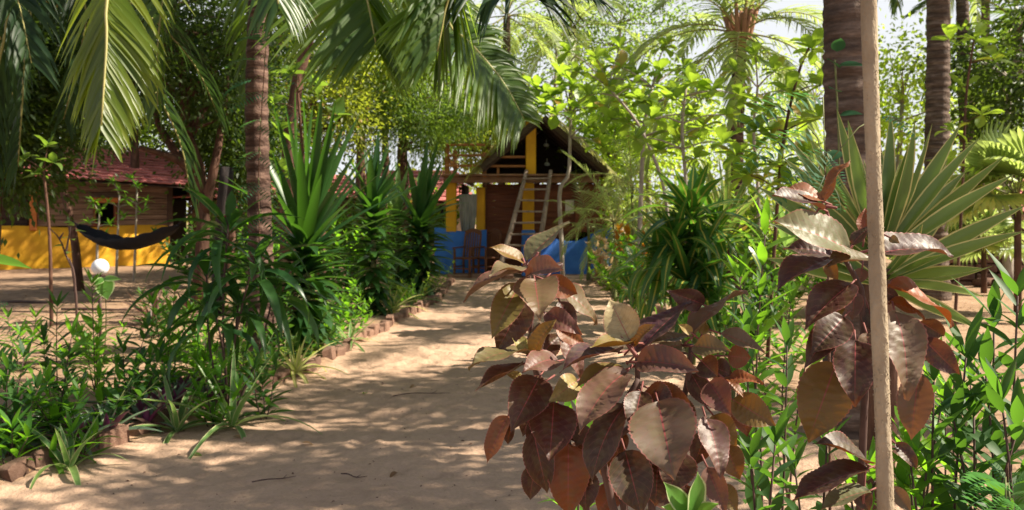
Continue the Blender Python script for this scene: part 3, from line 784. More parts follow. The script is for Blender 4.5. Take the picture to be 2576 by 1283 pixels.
b=MB(); b.box((hx(1311),-.15,hz(452)+.10),(hx(1505)-hx(1112),.3,.045),None,0,.008); b.build('deck_edge',M['deckwood'],cab)
for k in range(12):
    b=MB(); y=.08+k*.32; b.box((hx(1311),y+.09,hz(452)+.098),(hx(1505)-hx(1116),.30,.04),None,0,.006); b.build('deck_board',M['deckwood'],cab)
for k in range(9):
    x=lerp(hx(1125),hx(1497),k/8); b=MB(); b.box((x,1.9,hz(452)+.0),(.08,3.6,.13),None,0,.006); b.build('joist',M['redwood'],cab)
# lower board walls
zt=hz(462)
def cab_boards(u0,u1,z0,y,mat,seed,h=.16):
    rng=random.Random(seed); z=z0
    while z<zt-.03:
        hh=min(h*rng.uniform(.92,1.08),zt-z); w=MB(); w.box(((hx(u0)+hx(u1))/2,y+rng.uniform(-.006,.006),z+hh/2),(hx(u1)-hx(u0),.04,hh-.001),None,0,.007); w.build('board',M[mat],cab); z+=hh
cab_boards(1222,1316,.02,.55,'redwood',31)
cab_boards(1316,1452,.85,.34,'redwood',32); cab_boards(1500,1530,1.0,.34,'redwood',33)
b=MB(); b.box((hx(1476),.30,(zt+1.0)/2),(hx(1500)-hx(1452),.05,zt-1.0),None,0,.008); b.build('shutter',M['redwood'],cab)
for u in(1452,1500): b=MB(); b.box((hx(u),.28,(zt+.98)/2),(.07,.08,zt-.95),None,0,.008); b.build('shutter_frame',M['redwood'],cab)
b=MB(); b.box((hx(1216),.5,zt/2),(.08,.12,zt),None,0,.01); b.build('door_jamb',M['redwood'],cab)
b=MB(); b.box((hx(1160),1.9,zt/2),(.06,2.6,zt),None,0); b.box((hx(1400),3.9,zt/2),(hx(1530)-hx(1222),.06,zt),None,0); b.box((hx(1528),2.2,zt/2),(.06,3.4,zt),None,0); b.build('rear_wall',M['darkwood'],cab)
# loft
AP=V((hx(1362),-.35,hz(303))); EL=V((hx(1216),-.35,hz(428))); ER=V((hx(1522),-.35,hz(440))); bk=V((0,4.3,0))
b=MB()
for A,B in((AP,EL),(AP,ER)):
    nrm=V((0,1,0)).cross(B-A).normalized(); nrm=nrm if nrm.z>0 else -nrm
    vs=[A,B,B+bk,A+bk]; vs+=[p+nrm*.12 for p in vs]; b.add(vs,[(0,1,2,3),(7,6,5,4),(0,4,5,1),(1,5,6,2),(2,6,7,3),(3,7,4,0)])
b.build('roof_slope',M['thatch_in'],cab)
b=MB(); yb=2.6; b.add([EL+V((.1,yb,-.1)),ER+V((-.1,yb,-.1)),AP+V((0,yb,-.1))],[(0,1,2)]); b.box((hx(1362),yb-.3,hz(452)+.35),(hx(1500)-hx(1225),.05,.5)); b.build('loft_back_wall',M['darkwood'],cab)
rng=random.Random(41)
tp_=tpl('strap','thatch',(.1,.35,.6),.25,5,2)
for A,B in((AP,EL),(AP,ER)):
    d=(B-A).normalized(); nrm=V((0,1,0)).cross(d); nrm=nrm if nrm.z>0 else -nrm
    for q in range(7):       # whole palm leaves laid down the slope, the first ones hanging over the gable edge
        y=-.12+.62*q; a=A+nrm*(.17+.01*q)+V((0,y,.05)); e=B+d*.35+nrm*(.15+.01*q)+V((0,y+.05,-.05))
        m=a.lerp(e,.5)+nrm*.06
        put('thatch_frond',frond_mesh('thatch_frond',frond_data([a,m,e],34,.68,.06,900+q+int(A is AP),hang=.55 if q<2 else .25,side0=V((0,1,0)),start=.02,seg=4,ang=(62,38),vee=.05,r0=.02),M['thatch'],M['rachis']),cab)
for k in range(6):
    f=(k+.5)/6
    for A,B in((AP,EL),(AP,ER)):
        b=MB(); y=.1+k*.75; b.beam(A+V((0,y,-.04)),B+V((0,y,-.04)),.06,.06); b.build('rafter',M['darkwood'],cab)
b=MB(); b.tube([AP+V((0,-.1,-.05)),AP+V((0,4.2,-.05))],.05,6); b.build('ridge_pole',M['darkwood'],cab)
for (u,v,nm) in((1378,358,'round pale lamp under the cabin gable ridge'),(1380,408,'small pale lamp low in the dark cabin loft')):
    p=L_(u,v,.9); b=MB(); b.tube([p+V((0,0,-.04)),p+V((0,0,-.02)),p+V((0,0,.02)),p+V((0,0,.05))],[.04,.07,.07,.03],10); b.tube([p+V((0,0,.05)),p+V((0,0,.14))],.012,5)
    o=b.build('loft_lamp',M['lamp'],None,p+HB-HB); o.location=p+HB; tag(o,nm,'lamp')
# railing at upper left, posts and rails
for (u,va,vb,w) in((1126,362,446,.10),(1146,380,446,.09),(1219,384,446,.09),(1253,420,446,.06)):
    b=MB(); b.box((hx(u),-.12,(hz(va)+hz(vb))/2),(w,w,hz(va)-hz(vb)),None,0,.01); b.build('railing_post',M['railwood'],cab)
for (ua,ub,v) in((1120,1219,392),(1120,1219,418),(1221,1322,396),(1221,1322,419),(1120,1222,366)):
    b=MB(); b.box(((hx(ua)+hx(ub))/2,-.18,hz(v)),(hx(ub)-hx(ua),.05,.055),None,0,.008); b.build('rail',M['railwood'],cab)
b=MB(); b.box((hx(1130),1.5,(hz(366)+hz(446))/2),(.06,3.2,.06),None,0,.01); b.box((hx(1130),1.5,hz(400)),(.05,3.2,.05),None,0,.01); b.build('side_rail',M['railwood'],cab)
# verandah threshold slab
b=MB(); b.box((hx(1210),-.35,.02),(1.5,.5,.10),None,0,.02); b.build('step',M['brick'],cab)
# ladder
def ladder():
    zb,ztop=.02,hz(430); bl,br=V((hx(1252),-1.35,zb)),V((hx(1338),-1.35,zb)); tl,tr=V((hx(1324),-.30,ztop)),V((hx(1384),-.30,ztop-.0))
    t=thing('ladder','steep grey pole ladder leaning against the cabin deck','ladder',HB+V((hx(1295),-1.35,0))); off=V((hx(1295),-1.35,0))
    for a,b_ in((bl,tl),(br,tr)):
        q=bend(a-off,b_-off,(.02,0,.02),6); m=MB(); m.tube(q,[.066,.063,.06,.056,.052,.048,.045],9); m.build('ladder_rail',M['pole'],t)
    for k in range(9):
        f=.07+.83*k/8+.02; a=bl.lerp(tl,f)-off; c=br.lerp(tr,f)-off
        m=MB(); m.box((a+c)/2+V((0,-.01,0)),((c-a).length+.08,.12,.042),Matrix.Rotation(random.Random(k).uniform(-.04,.04),4,'Y'),0,.008); m.build('rung',M['pole'],t)
ladder()
# hanging grey cloth between the posts, notice, chairs
b=MB(); nu,nv=14,12
vs=[]
for j in range(nv+1):
    for i in range(nu+1):
        f=i/nu; g=j/nv; w=lerp(1,.62,g**2); u=1176+(f-.5)*46*w; v=lerp(488,598,g)
        vs.append(L_(u,v,.16+.035*math.sin(f*21)*(.4+g)+.02*math.sin(f*9+g*3))-L_(1176,488,.16))
b.add(vs,[(j*(nu+1)+i,j*(nu+1)+i+1,(j+1)*(nu+1)+i+1,(j+1)*(nu+1)+i) for j in range(nv) for i in range(nu)],0,True)
o=b.build('hanging_cloth',M['cloth']); o.location=HB+L_(1176,488,.16); sm=o.modifiers.new('thick','SOLIDIFY'); sm.thickness=.006
tag(o,'grey folded cloth hanging between the two yellow verandah posts','cloth')
b=MB(); b.box((0,0,0),(hx(1446)-hx(1424),.006,hz(503)-hz(537)),None,0); o=b.build('paper_notice',M['paper']); o.location=HB+L_(1435,520,.305); tag(o,'blank pale paper notice pinned to the red brown cabin boards','notice')
def chair(label,u,dy,rot):
    t=thing('wooden_chair',label,'chair',HB+V((hx(u),dy,0.0)),'wooden chairs on the cabin verandah',rot)
    b=MB(); b.box((0,0,.43),(.46,.44,.04),None,0,.012); b.build('seat',M['chair'],t)
    for sx in(-1,1):
        b=MB(); b.beam((sx*.2,-.19,0),(sx*.2,-.19,.64),.045,.045,0,.006); b.build('leg',M['chair'],t)
        b=MB(); b.beam((sx*.2,.2,0),(sx*.2,.2,.45),.045,.045,0,.006); b.beam((sx*.2,.2,.44),(sx*.2,.3,.98),.045,.04,0,.006); b.build('leg',M['chair'],t)
        b=MB(); b.beam((sx*.21,-.24,.66),(sx*.21,.24,.67),.055,.03,0,.008); b.build('armrest',M['chair'],t)
    b=MB()
    for i in range(8):
        xa,xb=-.2+.05*i,-.2+.05*(i+1); za=.98+.07*math.sin(PI*i/8); zb_=.98+.07*math.sin(PI*(i+1)/8); b.beam((xa,.3,za),(xb,.3,zb_),.035,.09)
    b.build('top_rail',M['chair'],t)
    for k in range(5):
        b=MB(); x=-.13+.065*k; b.beam((x,.21,.46),(x,.295,1.0),.03,.014); b.build('back_slat',M['chair'],t)
    b=MB(); b.beam((-.2,-.19,.2),(.2,-.19,.2),.025,.025); b.beam((-.2,-.19,.24),(-.2,.2,.24),.025,.025); b.beam((.2,-.19,.24),(.2,.2,.24),.025,.025); b.build('stretcher',M['chair'],t)
chair('brown wooden armchair in front of the grey cloth on the verandah',1176,-.45,-.5)
chair('brown wooden armchair standing beside the red brown door boards',1222,-.25,-.75)
# ------------------------------------------------------------------ the palm over the path and its four hanging fronds
def gp(u,v): y=gy(v); return V(((u-CU)/F*y,y,0))
B0=V((-2.43,8.6,-.05)); CR=V((-2.35,8.5,4.9))
t5,top=palm('coconut_palm','dark ringed coconut palm whose fronds hang over the sandy path',B0,[B0,V((-2.44,8.6,1.2)),V((-2.46,8.55,2.8)),CR],.118,.10,'palm_bark_red',generic_fronds('palm',3.4),9,3,scale=1,kmin=0,ring=.17)
fd=frond_data
near=[
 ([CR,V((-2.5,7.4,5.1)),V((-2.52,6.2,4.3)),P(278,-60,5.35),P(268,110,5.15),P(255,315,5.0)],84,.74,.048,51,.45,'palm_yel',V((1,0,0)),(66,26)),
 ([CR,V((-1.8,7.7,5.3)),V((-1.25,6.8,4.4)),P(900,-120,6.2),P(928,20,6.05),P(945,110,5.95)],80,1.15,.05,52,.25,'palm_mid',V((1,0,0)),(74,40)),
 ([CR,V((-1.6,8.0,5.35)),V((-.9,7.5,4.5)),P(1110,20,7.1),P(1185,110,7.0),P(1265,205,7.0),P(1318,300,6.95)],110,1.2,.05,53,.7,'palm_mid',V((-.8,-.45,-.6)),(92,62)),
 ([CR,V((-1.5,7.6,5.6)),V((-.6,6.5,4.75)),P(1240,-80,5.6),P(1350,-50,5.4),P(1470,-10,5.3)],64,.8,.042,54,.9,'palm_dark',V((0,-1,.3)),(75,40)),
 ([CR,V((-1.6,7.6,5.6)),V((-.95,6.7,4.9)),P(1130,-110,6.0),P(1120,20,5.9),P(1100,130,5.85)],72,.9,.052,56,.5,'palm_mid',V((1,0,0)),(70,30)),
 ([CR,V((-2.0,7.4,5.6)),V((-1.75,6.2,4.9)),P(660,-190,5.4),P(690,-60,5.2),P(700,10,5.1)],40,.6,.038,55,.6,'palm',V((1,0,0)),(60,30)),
]
for pts,n,l,w,sd,hg,mt,s0,ag in near:
    frond_object(t5,B0,fd(pts,n,l,w,sd,hang=hg,side0=s0,start=.28,ang=ag,seg=7,r0=.026,rs=.42 if sd==53 else 1.0),M[mt],M['rachis'])
# dark palm at the edge of the picture
b0=V((-5.6,7.6,-.05)); cr=V((-4.75,7.4,3.5))
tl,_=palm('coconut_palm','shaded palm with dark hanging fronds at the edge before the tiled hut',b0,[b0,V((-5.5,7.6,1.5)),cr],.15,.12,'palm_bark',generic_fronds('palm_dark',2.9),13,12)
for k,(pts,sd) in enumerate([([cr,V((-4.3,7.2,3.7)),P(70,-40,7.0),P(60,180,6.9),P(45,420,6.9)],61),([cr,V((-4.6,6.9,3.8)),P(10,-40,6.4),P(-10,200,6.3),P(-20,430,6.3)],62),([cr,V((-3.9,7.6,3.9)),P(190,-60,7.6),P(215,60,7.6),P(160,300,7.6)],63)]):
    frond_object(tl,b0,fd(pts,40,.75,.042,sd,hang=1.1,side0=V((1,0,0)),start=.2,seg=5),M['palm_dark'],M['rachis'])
# stout palm and the slim ringed palm on the right
Y1=5.9; b0=V((P(2135,0,Y1).x+.03,Y1,-.05))
palm('coconut_palm','thick dark coconut palm trunk directly behind the hairy pale sapling',b0,[b0,P(2142,700,Y1),P(2132,200,Y1),P(2128,-60,Y1),P(2122,-900,Y1)+V((0,.1,0)),P(2118,-2050,Y1)+V((0,.3,0))],.158,.138,'palm_bark',generic_fronds('palm',3.4),12,5,ring=.19)
Y2=14.3; b0=V((P(2352,0,Y2).x,Y2,-.05))
palm('coconut_palm','slimmer ringed palm trunk lit along one side beyond the striped yucca',b0,[b0,P(2352,600,Y2),P(2358,300,Y2),P(2360,0,Y2),P(2352,-500,Y2)],.2,.165,'palm_bark',generic_fronds('palm',3.6),17,6,ring=.22,flare=.35)
# young palm whose crown shows
Y3=16.0; cr=P(1862,85,Y3); b0=V((P(1850,0,Y3).x,Y3,-.05))
t3,_=palm('coconut_palm','young coconut palm with reddish stalk bases above the striped corn plant',b0,[b0,P(1852,400,Y3),cr],.13,.12,'palm_bark_red',generic_fronds('palm_light',3.1),20,8,ring=.16)
rng=random.Random(4)
for k in range(12):
    a=k*2.4; q=[cr-b0+V((0,0,-.45)),cr-b0+ddir(a,.9)*.25+V((0,0,-.25)),cr-b0+ddir(a,1.0)*.62]
    w=MB(); w.tube(q,[.07,.055,.03],6); w.build('stalk_base',M['rachis_brown'],t3)
far=generic_fronds('palm_light',3.0,40,.8,.05)
mid=generic_fronds('palm',3.0,40,.8,.05)
for (u,v,Yf,h,nm,fr,sd,nf) in ((1440,75,30,0,'pale distant palm above the gable of the blue cabin',far,21,14),
   (2560,60,20,0,'dark leaning palm at the bright sky edge beyond the fan palm',mid,23,15),(1275,40,27,0,'distant palm rising behind the hanging frond over the cabin',far,24,14),(2480,-120,26,0,'tall far palm high over the laterite wall',far,27,14)):
    cr=P(u,v,Yf); b0=V((cr.x-.3,Yf,-.05)); palm('coconut_palm',nm,b0,[b0,b0.lerp(cr,.5)+V((.1,0,0)),cr],.15,.11,'palm_bark',fr,nf,sd,ring=.3)
# palms whose crowns shade the path
for (x,y,z,nm,sd,nf) in ((8.2,11.2,7.2,'tall coconut palm casting the frond stripes across the middle of the path',33,13),(9.6,19.0,8.2,'tall coconut palm whose shadow falls over the blue cabin',34,14)):
    b0=V((x+.3,y,-.05)); palm('coconut_palm',nm,b0,[b0,V((x+.1,y,z*.5)),V((x,y,z))],.16,.12,'palm_bark',generic_fronds('palm',3.4),nf,sd,ring=.25)

# ------------------------------------------------------------------ trees
#SHADE
def ccl(u,v,Yc,ru,rv,ry,n,seed):
    c=P(u,v,Yc); return ell(c,(ru/F*Yc,ry,rv/F*Yc),n,seed)
# branching reddish tree behind the hammock
b0=gp(500,770)
tree('tree','reddish forked tree with several bare limbs beside the hammock end',b0,[b0,P(512,560,14),P(500,420,14),P(470,330,14),P(455,160,14),P(430,20,14)],.12,'bark','tree_dark',
  ccl(470,110,14,300,190,1.8,52,71),19000,.85,.085,.05,71,extra=([P(512,540,14),P(540,420,13.9),P(560,300,14),P(575,180,14)],[P(500,430,14),P(430,395,13.8),P(350,370,13.6)],[P(475,340,14),P(520,260,14.2),P(535,150,14.2)],[P(505,470,14),P(440,380,14.3),P(395,300,14.5),P(380,200,14.5)]))
b0=V((P(545,0,12.6).x,12.6,-.05))
b=MB(); q=spline([V((0,0,0)),P(560,560,12.6)-b0,P(572,420,12.6)-b0],6); b.tube(q,[.11,.1,.1,.1,.1,.1,.095],9)
o=b.build('cut_trunk',M['bark_black']); o.location=b0; tag(o,'short dark cut trunk standing beside the reddish forked tree','tree trunk')
b0=V((P(200,0,16).x,16,-.05))
tree('tree','leaning pinkish grey trunk holding one end of the hammock',b0,[b0,P(190,620,16),P(170,520,16),P(148,430,16),P(140,330,16),P(150,200,16)],.085,'bark','tree_dark',ccl(130,250,16,150,130,1.2,22,72),5000,.6,.10,.06,72)
# feathery tree over the middle
b0=V((P(1018,0,21).x,21,-.05))
tree('tree','airy feathery leaved tree above the dracaenas next to the cabin',b0,[b0,P(1016,520,21),P(1012,380,21),P(1030,240,21),P(1050,120,21)],.17,'bark','feather',ccl(1040,235,21,215,150,2.0,60,73),34000,.75,.13,.02,73,droop=.9)
b0=V((P(800,0,19).x,19,-.05))
tree('tree','olive leaved tree filling the gap behind the tallest dracaena',b0,[b0,P(805,500,19),P(790,300,19),P(780,150,19)],.15,'bark','tree_olive',ccl(800,230,19,170,200,1.8,46,74),10000,.7,.10,.06,74)
b0=V((P(1230,0,26).x,26,-.05))
tree('tree','bushy tree rising over the roof behind the cabin railing',b0,[b0,P(1225,420,26),P(1215,280,26)],.2,'bark','tree_olive',ccl(1190,300,26,130,120,2,34,75),10000,.8,.13,.075,75)
# leafy tree right of the view whose dense crown shades the near sand
b0=V((6.6,5.9,-.05))
tree('tree','dense leafy tree standing right of the view, shading the near path',b0,[b0,V((6.5,5.9,2.5)),V((6.3,5.8,4.8))],.14,'bark','tree_olive',ell((6.3,6.1,5.9),(2.3,2.5,1.3),46,171),16000,.62,.12,.07,171)
for k,(x,y,z,rr,n,nl,lb,lean) in enumerate([(-3.6,23.2,8.2,2.4,36,6000,'tall leafy tree added near the pale cottage to shade the hut wall',.3),(-1.6,12.6,7.5,2.4,40,9000,'tall leafy tree added behind the tallest dracaena, unseen crown shading the sand',-1.6),(-3.7,16.6,7.2,2.3,40,9000,'tall leafy tree added behind the ringed palm to shade sand before the hut',-1.1),(7.6,20.6,8.6,2.9,40,7500,'tall leafy tree added beyond the laterite wall end to shade the blue cabin',.6)]):  # trees added for their shade, crowns kept above the view
    b0=V((x+lean,y,-.05)); tree('tree',lb,b0,[b0,V((x+lean*.9,y,z*.45)),V((x,y,z))],.12,'bark','tree_olive',ell((x,y,z),(rr,rr,rr*.5),n,180+k),nl,.6,.13,.075,180+k)
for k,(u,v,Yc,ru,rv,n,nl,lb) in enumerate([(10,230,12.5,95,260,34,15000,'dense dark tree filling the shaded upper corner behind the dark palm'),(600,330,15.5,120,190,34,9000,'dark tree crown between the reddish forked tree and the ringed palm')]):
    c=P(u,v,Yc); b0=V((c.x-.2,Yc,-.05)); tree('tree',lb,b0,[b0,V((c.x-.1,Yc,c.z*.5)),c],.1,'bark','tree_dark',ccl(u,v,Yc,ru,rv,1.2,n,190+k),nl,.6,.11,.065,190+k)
# dark masses on the left
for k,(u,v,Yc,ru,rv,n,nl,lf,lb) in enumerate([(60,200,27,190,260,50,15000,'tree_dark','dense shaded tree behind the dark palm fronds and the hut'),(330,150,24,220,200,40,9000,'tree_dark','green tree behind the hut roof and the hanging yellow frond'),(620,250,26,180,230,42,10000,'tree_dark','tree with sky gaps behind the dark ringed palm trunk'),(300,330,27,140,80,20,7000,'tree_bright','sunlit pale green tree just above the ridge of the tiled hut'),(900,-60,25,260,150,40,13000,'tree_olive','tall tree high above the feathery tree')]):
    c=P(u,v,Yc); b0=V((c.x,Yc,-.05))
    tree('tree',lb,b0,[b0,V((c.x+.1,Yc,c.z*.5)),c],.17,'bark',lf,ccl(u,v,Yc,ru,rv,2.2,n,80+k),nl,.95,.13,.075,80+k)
# bright background on the right
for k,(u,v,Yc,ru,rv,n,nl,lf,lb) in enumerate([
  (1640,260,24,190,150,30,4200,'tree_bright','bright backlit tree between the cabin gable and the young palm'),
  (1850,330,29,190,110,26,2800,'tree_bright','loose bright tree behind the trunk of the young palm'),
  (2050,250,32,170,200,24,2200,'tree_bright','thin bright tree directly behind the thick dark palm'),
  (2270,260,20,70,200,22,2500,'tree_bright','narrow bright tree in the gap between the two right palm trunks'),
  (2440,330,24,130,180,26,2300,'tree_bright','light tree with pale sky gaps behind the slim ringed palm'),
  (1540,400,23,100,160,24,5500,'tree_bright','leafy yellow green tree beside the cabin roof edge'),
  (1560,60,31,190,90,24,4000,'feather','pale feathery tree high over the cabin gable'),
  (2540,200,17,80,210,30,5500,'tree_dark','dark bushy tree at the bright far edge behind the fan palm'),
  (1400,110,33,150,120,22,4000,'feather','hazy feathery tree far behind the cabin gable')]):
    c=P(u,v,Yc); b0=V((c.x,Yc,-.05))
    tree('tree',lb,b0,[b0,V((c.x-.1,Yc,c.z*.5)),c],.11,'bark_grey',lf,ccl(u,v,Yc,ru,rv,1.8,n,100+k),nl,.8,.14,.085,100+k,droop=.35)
# low far bushes closing the horizon, one mass
pos=[]; r=np.random.RandomState(9)
for k in range(420):
    a=r.uniform(-1.0,1.0); d=r.uniform(34,60); pos.append((np.array([math.sin(a)*d,math.cos(a)*d,r.rand()*2.6+.2]),1.3,90))
vs,fs,uv=leaf_cloud(crown_points(pos,9),.26,.17,9); o=put('far_undergrowth',mesh_np('far_undergrowth',vs,fs,uv,[M['tree_olive']])); tag(o,'far mass of green bushes closing the view beyond the huts','bushes',None,'stuff')
# big leaved saplings
b0=V((P(1416,0,18).x,18,-.05))
whorl_tree('teak_sapling','pale crooked forked sapling standing in front of the blue cabin wall',b0,[b0,P(1412,600,18),P(1408,480,18),P(1430,438,18),P(1434,340,18),P(1436,285,18)],.05,'bark_grey',
  [P(1385,245,17.8),P(1440,215,18),P(1490,235,18),P(1410,190,18.3),P(1350,225,18),P(1525,265,17.9),P(1460,270,17.6),P(1480,320,17.3),P(1515,370,17.2),P(1350,270,17.5),P(1400,290,17.4)],.42,.22,'teak',131,per=11,start=.85)
b0=V((P(1600,0,14).x,14,-.05))
whorl_tree('teak_sapling','broad leaved sapling glowing yellow green over the corn plant',b0,[b0,P(1610,560,14),P(1620,330,14),P(1640,220,14)],.045,'bark_grey',
  [P(1560,240,14),P(1600,190,14.2),P(1660,180,14),P(1700,230,13.8),P(1640,270,13.7),P(1740,290,14),P(1580,310,13.9),P(1690,330,13.8),P(1510,200,14.2),P(1780,250,14.1),P(1545,165,14),P(1610,250,13.6),P(1720,170,14.2),P(1670,120,14.3),P(1765,330,13.8),P(1540,300,14.2)],.31,.16,'teak',132,per=12,start=.5)
b0=V((P(1960,0,8).x,8.4,-.05))
whorl_tree('almond_sapling','slender sapling with whorled glossy leaves left of the thick palm trunk',b0,[b0,P(1955,520,8.3),P(1975,330,8.2),P(2010,180,8.1),P(2040,110,8)],.02,'bark',
  [P(2045,125,8),P(1985,235,8.1),P(2062,300,7.9),P(1925,265,8.2),P(1900,330,8.1),P(2020,395,7.9),P(1960,415,8.1),P(1990,470,7.8),P(1880,440,8.2),P(1940,345,8),P(2065,215,7.9),P(2050,470,7.9),P(1850,390,8.3)],.25,.115,'teak',133,per=12,start=.3)
for k,(u0,Yk,tipl,lb,lf) in enumerate([
  (1720,11,[(1640,300),(1690,250),(1740,210),(1790,230),(1830,290),(1770,320),(1710,350),(1660,380),(1860,240),(1820,360),(1750,400),(1600,350)],'broad leaved tree glowing between the cabin gable and the young palm','teak'),
  (1900,12,[(1850,180),(1900,140),(1950,180),(1990,230),(1870,260),(1930,290),(1970,340),(1900,370),(1850,430),(2020,300),(1960,440)],'broad leaved tree whose leaves cross the young palm trunk','teak'),
  (1500,13,[(1450,180),(1500,150),(1560,170),(1530,220),(1480,240),(1590,220),(1430,130),(1560,120)],'broad leaved tree top spreading above the cabin gable','teak')]):
    b0=V((P(u0,0,Yk).x,Yk,-.05)); tb=170 if u0==1500 else 0; b0=V((P(u0+tb,0,Yk).x,Yk,-.05)); vs_=[P(a,b_,Yk+((i*37)%9-4)*.1) for i,(a,b_) in enumerate(tipl)]
    whorl_tree('broadleaf_tree',lb,b0,[b0,P(u0+8+tb,520,Yk),P(u0-4+tb*.7,330,Yk),P(u0+6+tb*.15,220,Yk)],.03,'bark_grey',vs_,.27,.135,lf,140+k,per=11,start=.4)
b0=V((P(2400,0,11).x,11,-.05))
whorl_tree('almond_sapling','bright leaved sapling spreading beside the slim ringed palm',b0,[b0,P(2420,500,11),P(2430,250,11),P(2450,100,11)],.022,'bark',
  [P(2455,100,11),P(2500,150,11),P(2420,220,11.2),P(2400,330,11),P(2470,290,10.8),P(2385,420,11),P(2390,100,11)],.26,.13,'teak',134,per=7,start=.25)
b0=V((P(790,0,11.5).x,11.5,-.05))
whorl_tree('broadleaf_sapling','dark broad leaved sapling among the uprights of the tallest dracaena',b0,[b0,P(770,500,11.5),P(755,300,11.4),P(745,190,11.3)],.025,'bark',
  [P(735,185,11.3),P(800,215,11.2),P(700,330,11.4),P(850,290,11.4),P(720,430,11.3),P(690,260,11.5)],.26,.17,'teak_dark',135,per=5,start=.3,lm='ovate')
b0=V((P(130,0,11).x,11,-.05))
whorl_tree('broadleaf_sapling','shaded broad leaved sapling under the dark palm before the hut',b0,[b0,P(125,600,11),P(110,430,11)],.025,'bark',[P(95,440,11),P(135,410,11),P(60,400,11),P(120,370,11)],.2,.1,'teak_dark',136,per=6,start=.4,lm='ovate')

# ------------------------------------------------------------------ hairy pale sapling trunk in the foreground
b0=V((.757,1.75,-.03))
pts=[b0,P(2238,1700,1.75),P(2228,1283,1.75),P(2215,900,1.75),P(2200,500,1.755),P(2185,0,1.76),P(2172,-500,1.78),V((.62,1.86,3.1)),V((.6,1.9,3.7))]
t=thing('papaya_sapling','pale rough sapling trunk crossing in front of the red copperleaf','sapling',b0)
S=spline([p-b0 for p in pts],90); rng=random.Random(2)
b=MB(); b.tube(S,[lerp(.0168,.0132,i/90)*(1+.05*math.sin(i*.37)+.03*math.sin(i*1.3)+rng.uniform(-.02,.02)) for i in range(91)],20); b.build('trunk',M['bark_pale'],t)
b=MB()
for k in range(2600):
    f=rng.random()*.8; x=f*90; i=int(x); p=S[i].lerp(S[i+1],x-i); T=(S[i+1]-S[i]).normalized(); a=rng.random()*6.283; rr=lerp(.0168,.0132,f)
    d=V((math.cos(a),math.sin(a),rng.uniform(-.3,.3))); q=p+d*rr*.97; w=V((0,0,1))*rng.uniform(.0008,.002); s=d.cross(V((0,0,1)))*rng.uniform(.0007,.0015)
    e=q+d*rng.uniform(.001,.0032)
    b.add([q+w,q-w*.5+s,q-w*.5-s,e],[(0,1,3),(1,2,3),(2,0,3)])
o=b.build('bark_bristles',M['bark_pale'],t); o['kind']='stuff'
rosette(t,S[-1],11,.5,.22,tpl('ovate','lance',(.3,.6,.9),.2,8,4),(70,-10),0,random.Random(8))
# ------------------------------------------------------------------ left bed: dracaenas and long leaved plants
def G(x,y): return V((x,y,ground(x,y)-.02))
def at(u,Y,dv=0): x=(u-CU)/F*Y; return G(x,Y)
def dracaena(label,u,Y,vh,vtop,lean,ntop,nlow,Lt,Ll,W,seed,mt='drac',name='dracaena'):
    b0=at(u,Y); t=thing(name,label,'dracaena',b0); rng=random.Random(seed)
    hd=P(u,vh,Y)-b0; stem(t,bend((0,0,-.05),hd,(lean*.1,0,0),6),.045,.03,'stem_green',8)
    tp=tpl('strap',mt,(.08,.25,.5,.8,1.2),.45,8,2)
    az=0
    for i in range(ntop):
        az+=2.4; f=i/ntop; d=ddir(az,math.radians(lerp(84,38,f)+rng.uniform(-6,6)))+V((lean,0,0)); l=Lt*lerp(1.05,.75,f)*rng.uniform(.8,1.1)
        z=V((0,0,1))-d*d.z; k=0 if f<.6 else (1 if rng.random()<.7 else 3)
        put('leaf',tp[k],t,frame(hd+V((0,0,-.25*f)),d,z+V((rng.uniform(-.3,.3),rng.uniform(-.3,.3),0)),l,W*rng.uniform(.85,1.2)))
    for i in range(nlow):
        az+=2.4; f=i/nlow; z0=lerp(.97,.12,f)*hd.z-.12; d=ddir(az+rng.uniform(-.2,.2),math.radians(lerp(38,-12,f**.7)+rng.uniform(-14,14)))
        p=V((hd.x*z0/hd.z,hd.y*z0/hd.z,z0)); k=rng.choice((1,2,2,3,3,4)); l=Ll*rng.uniform(.7,1.1)*lerp(.8,1.05,math.sin(PI*min(1,f+.2)))
        put('leaf',tp[k],t,frame(p,d,V((rng.uniform(-.25,.25),rng.uniform(-.25,.25),1)),l,W*rng.uniform(.9,1.25)))
    return t
dracaena('tallest dracaena with long upright leaves over a leafy column by the path',768,9.2,590,225,.14,34,170,1.5,.62,.115,201)
dracaena('middle dracaena with pale sunlit leaf tips beside the path edging',938,12.3,500,360,.10,24,130,.95,.58,.12,202)
dracaena('farthest of the three tall dracaenas, leaning towards the blue cabin wall',1056,15.3,545,390,.22,24,150,1.25,.66,.14,203)
dracaena('small light green dracaena half hidden between the two far tall ones',1000,15.6,520,400,.05,18,80,.8,.5,.12,207,'drac_light')
def droopy(label,u,Y,heads,L,W,seed,mt='drac',n=15,name='corn_plant',el=(62,0),tp=None,sm='stem_green',cat='corn plant',r=.014):
    b0=at(u,Y); t=thing(name,label,cat,b0); rng=random.Random(seed); tp=tp or tpl('lance',mt,(.5,1.1,1.7,2.1),.3,9,2)
    for (hu,hv,dy,s) in heads:
        h=P(hu,hv,Y+dy)-b0; stem(t,bend((rng.uniform(-.04,.04),rng.uniform(-.04,.04),-.05),h,(rng.uniform(-.05,.05),0,0),6),r,r*.7,sm,7)
        rosette(t,h,int(n*s),L*(.7+.3*s),W,tp,el,.18*s,rng,lj=.2)
    return t
t=droopy('dark plant with long drooping ribbon leaves before the dark palm trunk',575,6.6,[(575,565,0,1.1),(520,690,.2,.9),(640,655,-.1,1),(600,760,.1,.8),(690,720,.3,.7),(545,800,-.2,.6)],.66,.075,211,'drac',18,'ribbon_plant',(55,5),None,'stem_dark','ribbon plant',.010)
h=P(560,548,6.65)-t.location
